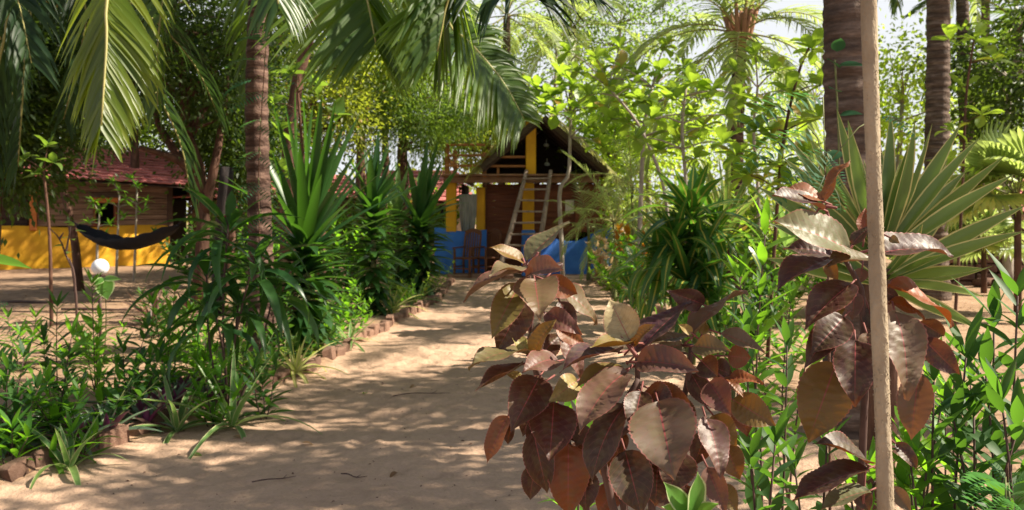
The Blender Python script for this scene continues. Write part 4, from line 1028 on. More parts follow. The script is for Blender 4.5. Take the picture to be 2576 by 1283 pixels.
for k in range(6): put('flower_petal',tpl('ovate','flower',(.8,),.2,4,2)[0],t,frame(h,ddir(k*1.05,.5),V((0,0,1)),.06,.05))
# striped corn plant on the right of the path
tpc=tpl('strap','corn',(.35,.9,1.5,2.0),.30,10,4)
t=droopy('large dark green corn plant with yellow striped arching leaves right of the path',1738,8.6,[(1738,520,0,1.5),(1700,600,-.15,1.1),(1770,625,-.1,1.1),(1728,690,-.25,1.0),(1660,640,.1,.8),(1800,560,.2,.8),(1780,730,-.2,.7)],.72,.125,221,'corn',24,'corn_plant',(72,2),tpc,'stem_green','corn plant',.02)
t=droopy('smaller striped corn plant low between the big one and the copperleaf',1650,10.5,[(1600,660,0,.8),(1640,720,.1,.8),(1585,720,.1,.6)],.55,.11,222,'corn',16,'corn_plant',(60,0),tpc)
b0=at(1828,11); t=thing('pandanus','pale plant of tall upright strap leaves behind the striped corn plant','strap plant',b0)
rosette(t,P(1826,560,11)-b0,20,1.25,.085,tpl('strap','agave',(.05,.2,.5),.4,8,4),(82,40),.2,random.Random(5))
b0=at(1985,10); t=thing('pandanus','tall strap leaved plant with folded leaves left of the striped yucca','strap plant',b0)
rosette(t,P(1980,600,10)-b0,16,1.0,.07,tpl('strap','drac_light',(.05,.4,1.5),.4,8,2),(80,35),.2,random.Random(6))
# strap leaved striped plants by the edging
def spider(label,u,Y,n,L,W,seed,mt='spider',el=(82,12),name='striped_strap_plant'):
    b0=at(u,Y); t=thing(name,label,'strap plant',b0); rosette(t,(0,0,.03),n,L,W,tpl('strap',mt,(.25,.7,1.2,1.8),.35,9,4),el,0,random.Random(seed)); return t
spider('striped strap plant whose longest leaf arches out over the sand',585,6.15,15,.80,.044,231,'spider',(80,2))
spider('striped strap plant just behind the oyster plants with one white leaf',445,6.0,14,.62,.045,232)
spider('bright yellow striped strap plant at the path edge below the tallest dracaena',742,7.85,22,.50,.036,233,'spider_yel')
spider('pale white green strap plant by the far edging below the leaning dracaena',985,12.4,24,.62,.05,234,'spider_yel',(70,5))
spider('cream green strap plant spilling over the last edging bricks near the cabin',1050,14.0,22,.6,.05,235,'spider',(65,5))
spider('greyish strap plant behind the big edging brick at the near corner',175,5.15,12,.40,.045,236,'spider',(84,30))
spider('narrow strap plant between the near shrubs and the bed corner',130,5.2,11,.42,.035,237,'lance',(78,0))
spider('low strap plant beside the path below the middle dracaena',880,9.6,18,.42,.035,238,'spider',(70,5))
b0=at(385,11.2); t=thing('bronze_bromeliad','bronze purple spiky rosette on the sand before the hammock','bromeliad',b0)
rosette(t,(0,0,.05),34,.62,.05,tpl('strap','bromel',(.1,.3,.5),.4,7,2),(80,5),0,random.Random(12))
b0=at(470,12.5); t=thing('bronze_bromeliad','smaller bronze rosette half hidden by the ribbon plant','bromeliad',b0)
rosette(t,(0,0,.05),24,.5,.05,tpl('strap','bromel',(.1,.3,.5),.4,7,2),(75,5),0,random.Random(13))
# oyster plants
rng=random.Random(15); tpr=tpl('lance','rhoeo',(.15,.4,.7),.45,6,2)
for k in range(24):
    y=rng.uniform(5.35,6.9); x=float(kl(y))-rng.uniform(.0,.5); b0=G(x,y)
    t=thing('oyster_plant','low oyster plant rosette with purple leaf undersides in the bed corner','oyster plant',b0,'oyster plants in the bed corner')
    rosette(t,(0,0,.03),rng.randint(14,20),rng.uniform(.22,.31),.048,tpr,(80,8),0,rng)
# lance leaved shrubs of the near bed: (Y, base u, tips, label)
rng=random.Random(16)
near_sh=[
 (5.3,40,[(20,930),(60,900),(95,980),(-10,1000),(40,1040)],'leafy lance leaved shrub filling the near bottom corner of the bed'),
 (5.6,135,[(181,842),(120,960),(200,1000),(90,1010)],'tall lance leaved shrub with a dark bare stem near the bed corner'),
 (5.1,20,[(30,1080),(70,1100),(-20,1120)],'short lance leaved shrub nearest to the corner bricks'),
 (6.3,330,[(309,880),(371,828),(400,905),(345,930)],'bushy lance leaved shrub behind the oyster plants'),
 (6.9,420,[(384,768),(440,735),(470,800),(420,850)],'lance leaved shrub with upright tips before the bronze rosette'),
 (7.2,245,[(231,715),(250,800),(215,870)],'slender lance leaved stem rising before the white globe'),
 (6.8,150,[(144,772),(110,850),(180,900)],'thin lance leaved shrub between the bed corner and the globe'),
 (5.35,205,[(215,1120),(240,1100),(180,1090)],'small sprig leaning out over the big edging brick'),
 (7.3,520,[(480,790),(520,840),(450,870)],'lance leaved shrub under the ribbon plant'),
 (7.6,610,[(620,850),(650,900),(590,890)],'small lance leaved shrub right of the long arching strap leaf'),
 (6.1,270,[(250,950),(300,960),(280,1000)],'low lance leaved shrub in the middle of the near bed'),
 (6.2,540,[(520,950),(560,930),(500,990),(600,985)],'small lance leaved shrub crowding the long arching strap leaf'),
 (6.4,660,[(640,930),(690,920),(660,970)],'low lance leaved shrub at the edging right of the arching strap leaf'),
 (8.2,60,[(50,840),(90,800),(20,800)],'lance leaved shrub at the bed back by the dark palm')]
for k,(y,u,tips,lb) in enumerate(near_sh):
    b0=at(u,y); shrub('lance_leaf_shrub',lb,'shrub',b0,[P(a,v,y+rng.uniform(-.15,.15))-b0 for a,v in tips],.23,.045,'lance' if k%3 else 'lance_dark','stem_dark',300+k,.05,None,.15,(.15,.5,.9),el=22,pairs=True,r=.006)
# low undergrowth along the edging on both sides
names=[('under the ribbon plant','lance'),('behind the yellow strap plant','lance_dark'),('at the foot of the tallest dracaena','teak'),('by the edging under the tallest dracaena','lance'),('between the tall dracaenas','lance_dark'),('at the foot of the middle dracaena','lance'),('by the edging below the middle dracaena','teak_dark'),('left of the middle dracaena','lance'),('before the leaning dracaena','teak'),('at the foot of the leaning dracaena','lance_dark'),('beside the last edging bricks','lance'),('against the blue cabin corner','teak')]
for k,(nm,mt) in enumerate(names):
    y=7.2+k*.85; x=float(kl(y))-rng.uniform(.15,.55); b0=G(x,y); n=5; h=rng.uniform(.25,.5)
    shrub('low_shrub','low leafy undergrowth plant '+nm,'undergrowth',b0,[V((rng.uniform(-.4,.4),rng.uniform(-.4,.4),h*rng.uniform(.6,1.2))) for _ in range(n)],.12,.04,mt,'stem_green',400+k,.045,None,.15,(.2,.6,1.),'lance',30,True,.004)
more=['between the ribbon plant and the edging','in the gap before the tallest dracaena','beneath the tallest dracaena on the hut side','on bare sand right of the globe','beside the bronze rosette','near the dark palm trunk','behind the dark palm trunk','on the hut side of the middle dracaena','between yellow strap plant and ribbon plant','near the long arching strap leaf','just inside the near edging bricks','among the near lance leaved shrubs']
spots=[(7.0,-2.3),(8.2,-2.1),(9.3,-2.9),(8.6,-3.9),(10.2,-4.2),(8.0,-2.8),(9.6,-2.6),(12.0,-2.4),(7.5,-2.2),(6.5,-2.75),(5.7,-2.75),(5.8,-3.3)]
for k,(nm,(y,x)) in enumerate(zip(more,spots)):
    b0=G(x,y); n=6; h=rng.uniform(.3,.6)
    shrub('low_shrub','low leafy undergrowth plant '+nm,'undergrowth',b0,[V((rng.uniform(-.45,.45),rng.uniform(-.4,.4),h*rng.uniform(.6,1.2))) for _ in range(n)],.15,.045,('lance','lance_dark','teak_dark')[k%3],'stem_green',520+k,.05,None,.15,(.2,.6,1.),'lance',28,True,.004)
rn=['by the striped corn plant','under the smaller corn plant','beside the stone edging','near the croton','at the cabin base','in front of the pandanus']
for k,nm in enumerate(rn):
    y=8.6+k*1.9; x=float(kr(y))+rng.uniform(.25,.8); b0=G(x,y)
    shrub('low_shrub','low green plant right of the path '+nm,'undergrowth',b0,[V((rng.uniform(-.4,.4),rng.uniform(-.4,.4),rng.uniform(.25,.55))) for _ in range(6)],.15,.05,('lance','teak','lance_dark')[k%3],'stem_green',430+k,.05,None,.15,(.2,.6,1.),'lance',30,True,.004)
def bush(name,label,cat,u,v,Y,w,h,L,W,mat,seed,n=9,kind='ovate'):
    b0=at(u,Y); r=random.Random(seed); zt=P(u,v,Y).z-b0.z
    return shrub(name,label,cat,b0,[V((r.uniform(-w,w),r.uniform(-w,w)*.6,zt*r.uniform(.5,1.05))) for _ in range(n)],L,W,mat,'stem_green',seed,L*.42,None,.25,(.2,.6,1.),kind,30,True,.007)
bush('croton','cream and pink leaved croton by the blue cabin base','croton',1512,605,17.5,.35,1,.22,.12,'croton',441,9)
bush('croton','orange and bronze leaved croton left of the striped corn plant','croton',1590,575,14.5,.35,1,.24,.09,'croton_or',442,10)
bush('light_bush','pale yellow green bush at the path edge below the crotons','bush',1545,680,15.5,.4,1,.2,.07,'teak',443,11,'lance')
bush('light_bush','yellow green bush beside the cabin beneath the feather palms','bush',1560,500,18.5,.5,1,.3,.1,'teak',444,14,'lance')
bush('light_bush','leafy bush at the foot of the pandanus on the right','bush',1880,700,9.5,.6,1,.16,.06,'lance',445,14,'lance')
bush('light_bush','leafy bush on bright sand between corn plant and yucca','bush',1850,790,7.0,.45,1,.14,.045,'lance',446,12,'lance')
for k,(u,v,y,w,lb) in enumerate([(640,560,17,.9,'green bush beside the plank shed doorway'),(880,560,18,.9,'bush behind the tallest and middle dracaenas'),(1010,590,19,.8,'bush in front of the pale cottage'),(1700,560,20,1.2,'bush beyond the striped corn plant'),(1900,560,22,1.4,'wide bush on the sand beyond the pandanus'),(2060,600,20,1.0,'bush behind the thick palm'),(2300,600,19,.9,'bush left of the slim ringed palm'),(2470,560,20,1.2,'bush behind the laterite wall')]):
    bush('green_bush',lb,'bush',u,v,y,w,1,.26,.11,'teak' if k>2 else 'lance',460+k,16)
rng=random.Random(33)
for k,(u,v,y,w,l,mt,lb) in enumerate([(600,470,20,1.1,.24,'teak_dark','tall dark bush before the plank shed roof'),(720,480,21,1.2,.24,'lance','tall green bush between plank shed and olive tree'),(840,470,21.5,1.2,.24,'teak_dark','tall dark bush behind the tallest dracaena'),(930,470,22,1.1,.24,'lance','tall green bush before the pale cottage roof'),(1040,470,22.5,1.0,.24,'teak','tall light bush at the pale cottage corner'),(1090,480,23,.8,.24,'teak','tall light bush close behind the cabin railing'),
  (500,560,17,.8,.2,'lance_dark','dark bush at the foot of the reddish forked tree'),(690,600,13,.7,.17,'lance_dark','dark bush just behind the dark ringed palm trunk'),(860,620,13.5,.7,.17,'lance_dark','dark bush between the tallest and the middle dracaena'),(1000,640,16.5,.6,.18,'lance','green bush between middle and leaning dracaena'),(650,700,9.0,.45,.15,'lance_dark','dark bush behind the ribbon plant near the edging'),(830,720,10.2,.4,.14,'lance','green bush right of the tallest dracaena foot'),
  (1660,430,19,1.0,.3,'teak','tall yellow green bush behind the striped corn plant'),(1800,420,17,1.0,.28,'teak','tall yellow green bush around the young palm trunk'),(1900,450,14,.7,.24,'teak','yellow green bush before the young palm trunk'),(1960,520,11,.6,.2,'teak_dark','leafy bush left of the striped yucca'),(1610,600,13,.7,.2,'lance','green bush between the orange croton and the corn plant'),(2090,560,12,.8,.2,'lance','green bush directly behind the striped yucca'),(1860,640,8.2,.5,.16,'lance_dark','dark green bush right of the striped corn plant')]):
    bush('leafy_bush',lb,'bush',u,v,y,w,1,l,l*.42,mt,560+k,20 if y>11 else 14)
for k,(u,v,y,lb) in enumerate([(300,490,18.5,'thin young tree with a pale stem before the hut window'),(345,480,18.2,'pale stemmed young tree right of the hut window'),(250,540,17,'slender seedling above the hammock left end')]):
    b0=at(u-8,y); whorl_tree('young_tree',lb,b0,[b0,P(u-4,600,y),P(u,v,y)],.03,'bark_grey',[P(u,v-10,y),P(u+25,v+25,y),P(u-28,v+20,y),P(u+12,v+55,y),P(u-15,v-30,y)],.22,.05,'lance',590+k,per=10,start=.5,lm='lance')
# feather palms by the cabin
fp=generic_fronds('palm_light',1.5,26,.34,.022)
for k,(u,v,y,lb,n) in enumerate([(1545,560,15,'small feather palm with light fronds against the cabin corner',13),(1590,470,16.5,'taller feather palm rising beside the cabin loft',12),(1480,570,19.3,'feather palm growing close to the shuttered cabin window',7)]):
    cr=P(u,v,y); b0=at(u,y); palm('feather_palm',lb,b0,[b0,b0.lerp(cr,.5)+V((.02,0,0)),cr],.035,.03,'stem_green',fp,n,500+k,'palm',None,.95,.08)
# fan palm
def fan():
    vs=[];fs=[];uv=[];n=26
    for i in range(n):
        a=lerp(-2.35,2.35,i/(n-1)); l=1-.25*abs(a)/2.35; w=.075
        for (r,ww,z) in((.02,.2,0),(.5,1,.05),(.78,.7,.0),(l,.02,-.16)):
            c=V((math.sin(a)*r,math.cos(a)*r,z)); s=V((math.cos(a),-math.sin(a),0))*w*ww*min(1,r*2)
            vs+=[c-s+V((0,0,.0)),c+V((0,0,-.03)),c+s]; uv+=[(0,r),(.5,r),(1,r)]
        b=i*12
        for j in range(3):
            for q in(0,1): fs.append((b+j*3+q,b+j*3+q+1,b+j*3+q+4,b+j*3+q+3))
    return mesh_np('leaf',vs,fs,uv,[M['palm_light']])
FAN=fan()
def fanpalm(label,u,v,Y,n,s,seed):
    cr=P(u,v,Y); b0=at(u,Y); t=thing('fan_palm',label,'palm',b0); h=cr-b0; stem(t,[V((0,0,-.05)),h*.5,h],.055,.045,'bark',9,'trunk'); rng=random.Random(seed); az=0
    for i in range(n):
        az+=2.4; d=ddir(az,math.radians(lerp(75,-15,i/n))); p=h+d*.55*s
        w=MB(); w.tube([h,h+d*.3*s+V((0,0,.03)),p],[.014,.012,.008],5); w.build('leaf_stalk',M['stem_green'],t)
        put('leaf',FAN,t,frame(p,d+V((0,0,-.3)),V((0,0,1))+V((rng.uniform(-.4,.4),rng.uniform(-.4,.4),0)),.62*s,.62*s))
fanpalm('pale fan palm beside the laterite wall at the picture edge',2560,500,12.5,14,1.0,1)
fanpalm('smaller fan palm behind the striped yucca tips',2475,625,15.8,11,.9,2)

# ------------------------------------------------------------------ striped yucca
C0=P(2212,692,4.2); b0=G(C0.x,C0.y+.05); yc=thing('striped_yucca','large striped yucca with stiff sword leaves radiating behind the sapling trunk','yucca',b0); c0=C0-b0
b=MB(); q=spline([V((0,0,-.05)),c0*.5+V((.02,0,0)),c0+V((0,.02,.03))],14); b.tube(q,[.07+.006*(i%2) for i in range(15)],10); b.build('trunk',M['bark'],yc)
tips=[(2343,310),(2295,345),(2134,302),(2240,282),(2416,314),(2467,345),(2530,392),(2553,439),(1977,341),(1969,396),(1905,470),(2036,341),(2106,274),(2580,583),(2580,518),(2498,667),(2471,675),(2475,748),(2467,828),(2200,330),(2265,400),(2170,400),(2385,400),(2430,430),(1930,560),(1925,650),(2010,470),(2320,560),(2380,640),(2080,420),(2300,300),(2150,360),(2400,500),(2490,480),(1960,620)]
ty=[leaf_tpl('leaf','agave',d,.38,10,6,M['agave'],chord=True,seed=i) for i,d in enumerate((-.12,.1,.35))]
rng=random.Random(25)
for i,(u,v) in enumerate(tips):
    dy=rng.uniform(-.28,.25) if v<560 else rng.uniform(-.4,-.1)
    T=P(u,v,4.2+dy)-b0; d0=(T-c0); p=c0+d0.normalized()*.05+V((0,0,.06*(1 if v<500 else -.5)))
    d=T-p; nr=V((0,-.75,.35))+V((rng.uniform(-1.1,1.1),0,rng.uniform(-.4,.6)))-d.normalized()*.2
    put('leaf',ty[rng.choice((0,1,1,2)) if v<500 else rng.choice((1,2))],yc,frame(p,d,nr,d.length,rng.uniform(.066,.09)))
# ------------------------------------------------------------------ copperleaf shrubs
def zc(reg,x,y):
    ox,oy,s={1:(1800,800,1.0346),3:(3000,600,1.604),4:(2900,1300,1.734)}[reg]
    return (ox+x/s)/1.59006,(oy+y/s)/1.59006,1/s/1.59006
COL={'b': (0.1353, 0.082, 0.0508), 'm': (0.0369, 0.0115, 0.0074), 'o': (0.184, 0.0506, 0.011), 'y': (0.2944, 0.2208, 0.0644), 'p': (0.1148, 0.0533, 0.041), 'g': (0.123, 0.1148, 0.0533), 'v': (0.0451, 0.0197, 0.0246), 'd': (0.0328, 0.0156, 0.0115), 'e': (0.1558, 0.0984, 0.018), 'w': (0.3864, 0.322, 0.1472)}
CT=[leaf_tpl('leaf','ovate',d,fo,34,8,M['copper'],corr=.020,serr=.025,wave=wv,seed=i,chord=True,twist=tw) for i,(d,fo,wv,tw) in enumerate(((.35,.35,.06,.08),(.6,.45,.07,-.1),(.9,.25,.09,.12),(-.2,.55,.06,0),(.5,.15,.1,-.18)))]
def copper(label,root,Yc,stems,leaves,seed,extra=0):
    b0=G(root[0],root[1]); t=thing('copperleaf_shrub',label,'copperleaf',b0); rng=random.Random(seed)
    for pts in stems:
        q=spline([ (V(p) if isinstance(p,Vector) else P(*zc(p[0],p[1],p[2])[:2],Yc+p[3]))-b0 for p in pts],10)
        b=MB(); b.tube(q,[lerp(.011,.0055,i/10) if len(pts)>2 else lerp(.0055,.003,i/10) for i in range(11)],7); b.build('stem',M['stem_dark'] if len(pts)>2 else M['stem_pink'],t)
    for (rg,bx,by,tx,ty_,w,c,db,dt) in leaves:
        u,v,s=zc(rg,bx,by); B=P(u,v,Yc+db); u2,v2,_=zc(rg,tx,ty_); T=P(u2,v2,Yc+dt)
        d=T-B; L=d.length; vis=w*s/F*(Yc+(db+dt)/2); rw=max(vis,.46*L); c_=min(1,vis/rw); mid=(B+T)/2
        cam_=(V((0,0,EYE))-mid).normalized(); y=d.normalized(); cam_=(cam_-y*cam_.dot(y)); cam_=cam_.normalized() if cam_.length>.1 else V((0,0,1))
        sd=y.cross(cam_); sd=sd if (sd.z>0) else -sd
        nr=cam_*c_+sd*math.sqrt(max(0,1-c_*c_))
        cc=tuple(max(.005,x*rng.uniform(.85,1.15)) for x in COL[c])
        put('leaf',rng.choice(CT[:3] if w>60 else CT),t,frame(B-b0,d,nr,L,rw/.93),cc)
        # petiole back towards the nearest stem is short: a pink stalk
        pt=MB(); k=B-b0; e=k-y*.03+V((0,.008,-.004)); pt.tube([k+y*.004,e],[.0022,.0026],5); pt.build('leaf_stalk',M['stem_pink'],t)
    return t
root=(.33,2.2)
R_=V((.33,2.2,.0))
copper('copperleaf shrub with bronze leaf tiers standing before the cabin ladder',root,2.0,
 [[R_,(1,560,1250,.1),(1,420,860,.05),(1,338,650,0)],[R_,(1,430,1000,.12),(1,345,640,.1),(1,325,330,.05),(1,318,262,.03)],[(1,345,250,.0),(1,365,215,.0)],[(1,318,300,.02),(1,300,240,.02)]],
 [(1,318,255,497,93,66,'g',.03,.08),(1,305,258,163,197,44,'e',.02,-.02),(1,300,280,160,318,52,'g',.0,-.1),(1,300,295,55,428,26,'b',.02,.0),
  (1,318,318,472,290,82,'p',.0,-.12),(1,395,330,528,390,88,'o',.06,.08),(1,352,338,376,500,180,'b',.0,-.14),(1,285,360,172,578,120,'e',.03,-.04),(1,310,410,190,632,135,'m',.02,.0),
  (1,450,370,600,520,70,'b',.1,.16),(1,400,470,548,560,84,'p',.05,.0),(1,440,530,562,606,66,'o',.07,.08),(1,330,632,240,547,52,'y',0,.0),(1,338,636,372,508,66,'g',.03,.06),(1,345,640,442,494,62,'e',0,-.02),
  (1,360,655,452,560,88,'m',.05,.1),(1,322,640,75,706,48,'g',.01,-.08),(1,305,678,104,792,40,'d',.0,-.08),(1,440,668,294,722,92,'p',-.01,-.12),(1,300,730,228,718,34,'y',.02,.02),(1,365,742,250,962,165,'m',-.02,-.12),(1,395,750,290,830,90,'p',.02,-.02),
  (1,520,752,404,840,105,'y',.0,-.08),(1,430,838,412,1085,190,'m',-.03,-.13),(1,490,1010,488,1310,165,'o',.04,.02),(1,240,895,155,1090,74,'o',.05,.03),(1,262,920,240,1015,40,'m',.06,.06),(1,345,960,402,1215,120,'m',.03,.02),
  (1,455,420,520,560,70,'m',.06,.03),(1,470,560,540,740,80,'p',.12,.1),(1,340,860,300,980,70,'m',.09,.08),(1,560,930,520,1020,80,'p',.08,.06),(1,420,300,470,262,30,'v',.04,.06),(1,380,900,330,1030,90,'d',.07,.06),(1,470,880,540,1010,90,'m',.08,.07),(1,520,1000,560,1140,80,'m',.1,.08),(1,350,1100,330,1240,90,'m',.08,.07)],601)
copper('copperleaf shrub in the middle with the largest lit drooping leaf',(.52,2.1),1.95,
 [[V((.52,2.1,0)),(1,700,1200,.08),(1,770,900,.05),(1,775,645,0)],[V((.52,2.1,0)),(1,820,1180,.1),(1,960,850,.1),(1,1000,600,.06)],[(1,775,650,.0),(1,705,560,.0)],[V((.52,2.1,0)),(1,640,1150,.02),(1,720,860,.0),(1,780,740,.0)]],
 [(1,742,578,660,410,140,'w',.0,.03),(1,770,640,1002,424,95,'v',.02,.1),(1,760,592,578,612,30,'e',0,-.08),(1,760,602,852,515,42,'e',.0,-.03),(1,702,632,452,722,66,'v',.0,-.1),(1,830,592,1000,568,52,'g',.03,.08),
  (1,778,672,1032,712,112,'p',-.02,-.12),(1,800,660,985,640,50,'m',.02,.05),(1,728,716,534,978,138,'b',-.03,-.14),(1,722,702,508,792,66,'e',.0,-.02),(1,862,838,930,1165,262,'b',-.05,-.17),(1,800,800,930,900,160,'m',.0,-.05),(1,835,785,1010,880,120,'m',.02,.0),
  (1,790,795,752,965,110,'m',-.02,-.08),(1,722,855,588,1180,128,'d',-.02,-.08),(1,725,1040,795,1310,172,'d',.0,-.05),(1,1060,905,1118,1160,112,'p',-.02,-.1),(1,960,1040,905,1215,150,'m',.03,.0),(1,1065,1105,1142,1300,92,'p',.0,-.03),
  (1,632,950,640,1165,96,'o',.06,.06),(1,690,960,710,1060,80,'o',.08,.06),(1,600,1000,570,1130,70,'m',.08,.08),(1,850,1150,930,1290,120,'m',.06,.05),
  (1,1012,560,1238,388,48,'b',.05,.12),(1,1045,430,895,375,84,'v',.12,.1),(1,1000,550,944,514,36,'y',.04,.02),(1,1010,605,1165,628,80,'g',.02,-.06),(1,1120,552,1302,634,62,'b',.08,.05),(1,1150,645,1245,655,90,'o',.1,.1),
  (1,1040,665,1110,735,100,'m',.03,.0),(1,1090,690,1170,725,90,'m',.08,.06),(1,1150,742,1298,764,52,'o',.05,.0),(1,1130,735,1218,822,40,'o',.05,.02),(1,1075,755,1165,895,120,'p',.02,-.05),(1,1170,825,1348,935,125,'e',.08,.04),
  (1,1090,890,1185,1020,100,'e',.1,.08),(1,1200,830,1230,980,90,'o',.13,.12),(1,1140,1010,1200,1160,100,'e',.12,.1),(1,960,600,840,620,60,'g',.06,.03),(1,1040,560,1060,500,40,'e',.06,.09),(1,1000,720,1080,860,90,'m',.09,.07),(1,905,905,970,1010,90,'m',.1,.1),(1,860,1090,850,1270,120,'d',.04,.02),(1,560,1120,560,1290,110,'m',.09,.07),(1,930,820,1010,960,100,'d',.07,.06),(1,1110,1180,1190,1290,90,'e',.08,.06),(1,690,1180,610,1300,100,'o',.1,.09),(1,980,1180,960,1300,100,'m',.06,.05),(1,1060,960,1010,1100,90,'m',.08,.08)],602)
copper('copperleaf shrub with broad dark leaves behind the pale sapling trunk',(.86,2.3),2.1,
 [[V((.86,2.3,0)),(4,960,800,.08),(3,720,1000,.06),(3,690,850,.05),(3,600,690,.02)],[V((.86,2.3,0)),(4,975,980,.0)],[(3,600,690,.02),(3,480,360,.03)],[(3,600,690,.02),(3,690,560,.02)],[(3,480,360,.03),(3,560,372,.02)],[(3,640,680,.02),(3,780,640,.0)]],
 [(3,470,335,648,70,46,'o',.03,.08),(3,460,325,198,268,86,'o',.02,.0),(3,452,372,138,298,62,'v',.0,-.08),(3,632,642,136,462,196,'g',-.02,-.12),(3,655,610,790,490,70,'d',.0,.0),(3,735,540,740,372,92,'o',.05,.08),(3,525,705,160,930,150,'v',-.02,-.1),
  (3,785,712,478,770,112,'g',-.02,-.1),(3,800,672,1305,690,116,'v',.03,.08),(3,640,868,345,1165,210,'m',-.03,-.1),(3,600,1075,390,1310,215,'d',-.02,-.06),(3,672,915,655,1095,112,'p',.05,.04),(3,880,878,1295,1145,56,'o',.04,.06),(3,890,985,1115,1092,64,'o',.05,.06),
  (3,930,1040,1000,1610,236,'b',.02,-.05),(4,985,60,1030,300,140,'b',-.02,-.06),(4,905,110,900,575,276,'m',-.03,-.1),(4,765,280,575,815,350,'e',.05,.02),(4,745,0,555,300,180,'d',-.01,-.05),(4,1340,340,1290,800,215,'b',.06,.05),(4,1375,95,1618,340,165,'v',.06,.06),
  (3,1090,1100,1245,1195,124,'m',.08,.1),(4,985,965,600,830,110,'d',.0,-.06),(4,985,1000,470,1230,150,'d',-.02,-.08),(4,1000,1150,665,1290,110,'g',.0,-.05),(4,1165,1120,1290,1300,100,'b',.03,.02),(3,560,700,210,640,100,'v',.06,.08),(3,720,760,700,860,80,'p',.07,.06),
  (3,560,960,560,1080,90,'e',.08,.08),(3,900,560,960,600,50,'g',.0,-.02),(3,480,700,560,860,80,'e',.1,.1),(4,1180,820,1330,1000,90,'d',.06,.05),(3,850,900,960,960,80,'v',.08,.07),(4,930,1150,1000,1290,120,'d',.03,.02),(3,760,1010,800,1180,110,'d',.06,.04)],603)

# ------------------------------------------------------------------ right corner shrubs
rng=random.Random(18)
right_sh=[
 (2.55,2520,[(2560,745),(2500,800),(2590,830)],.17,.036,'lance_dark','tall dark green lance leaved shrub rising at the picture edge below the laterite wall'),
 (2.45,2430,[(2350,960),(2430,900),(2480,940)],.17,.038,'lance_dark','dark lance leaved shrub arching in front of the bright sand'),
 (2.7,2330,[(2300,1010),(2370,1010),(2280,1120)],.12,.03,'lance','bright lance leaved shrub right beside the pale sapling trunk'),
 (2.35,2480,[(2520,1010),(2450,1050),(2560,1080),(2400,1060)],.16,.036,'lance_dark','dense lance leaved shrub low in the corner'),
 (2.3,2300,[(2290,1160),(2330,1190),(2270,1220)],.13,.03,'lance','small sunlit shrub at the foot of the pale sapling'),
 (3.4,2400,[(2400,930),(2440,960),(2330,950),(2380,1000)],.13,.03,'lance','lance leaved shrub half shaded behind the corner shrubs'),
 (3.7,1926,[(1926,575),(1860,700)],.17,.036,'lance','upright shrub with leaf pairs on a dark stem between corn plant and copperleaf'),
 (3.2,1960,[(1880,830),(1980,870)],.15,.035,'lance_dark','shrub of dark lance leaves behind the middle copperleaf'),
 (2.4,1900,[(1890,1150),(1950,1120)],.13,.03,'lance_dark','green shrub showing under the copperleaf in the bottom middle'),
 (2.6,2060,[(2080,1120),(2000,1180)],.13,.03,'lance_dark','thin green shrub between the two right copperleaf shrubs'),
 (2.5,1450,[(1430,1080),(1480,1120),(1460,1040)],.11,.03,'lance','small green plant peeping under the tiered copperleaf'),
 (2.3,2180,[(2160,1190),(2200,1210),(2140,1240)],.12,.03,'lance','low green plant just left of the pale sapling foot'),
 (4.6,1990,[(1990,760),(1900,830),(2040,840)],.13,.03,'lance','airy shrub against bright sand left of the copperleaf')]
for k,(y,u,tips,l,w,mt,lb) in enumerate(right_sh):
    b0=at(u,y); shrub('lance_leaf_shrub',lb,'shrub',b0,[P(a,v,y+rng.uniform(-.12,.12))-b0 for a,v in tips],l*1.25,w*1.3,mt,'stem_dark',700+k,.06,None,.3,(.15,.5,.9),el=26,pairs=True,r=.006)
b0=at(1740,1.75); t=thing('variegated_shrub','fresh green plant with cream edged leaves at the bottom under the copperleaf','shrub',b0)
stem(t,bend((0,0,-.05),P(1738,1290,1.75)-b0,(0,.02,0)),.006,.004,'stem_green')
tv=tpl('ovate','varieg',(.3,.8),.2,10,6,wave=.06)
for (bu,bv,tu,tv_,w,n) in((1735,1300,1680,1215,.045,(0,-.8,.6)),(1740,1300,1768,1195,.06,(.5,-.7,.5)),(1745,1300,1800,1262,.04,(.2,-.6,.9)),(1735,1300,1672,1268,.036,(-.3,-.6,.8))):
    B=P(bu,bv,1.75);T=P(tu,tv_,1.72); put('leaf',tv[0],t,frame(B-b0,T-B,V(n),(T-B).length,w))
# feathery leaved plants
def pinnate(label,u,Y,stempts,leaves,seed,r=.008,name='feather_leaf_sapling'):
    b0=at(u,Y); t=thing(name,label,'sapling',b0); rng=random.Random(seed)
    q=spline([V((0,0,-.05))]+[P(a,v,y)-b0 for a,v,y in stempts],12); b=MB(); b.tube(q,[lerp(r,r*.4,i/12) for i in range(13)],6); b.build('stem',M['bark'],t)
    for (bu,bv,tu,tv_,y0,y1) in leaves:
        B=P(bu,bv,y0)-b0;T=P(tu,tv_,y1)-b0; d=T-B
        k=min(range(13),key=lambda i:(q[i]-B).length); w=MB(); w.tube([q[k],q[k].lerp(B,.6)+V((0,0,.03)),B],[r*.4,r*.35,.003],5); w.build('branch',M['stem_green'],t)
        nr=V((rng.uniform(-.5,.5),-.5,.9)); put('leaf',pinnate_tpl('pinna',11,rng.randint(0,2)),t,frame(B,d+V((0,0,.25))*d.length,nr,d.length*1.08,d.length*1.0))
    return t
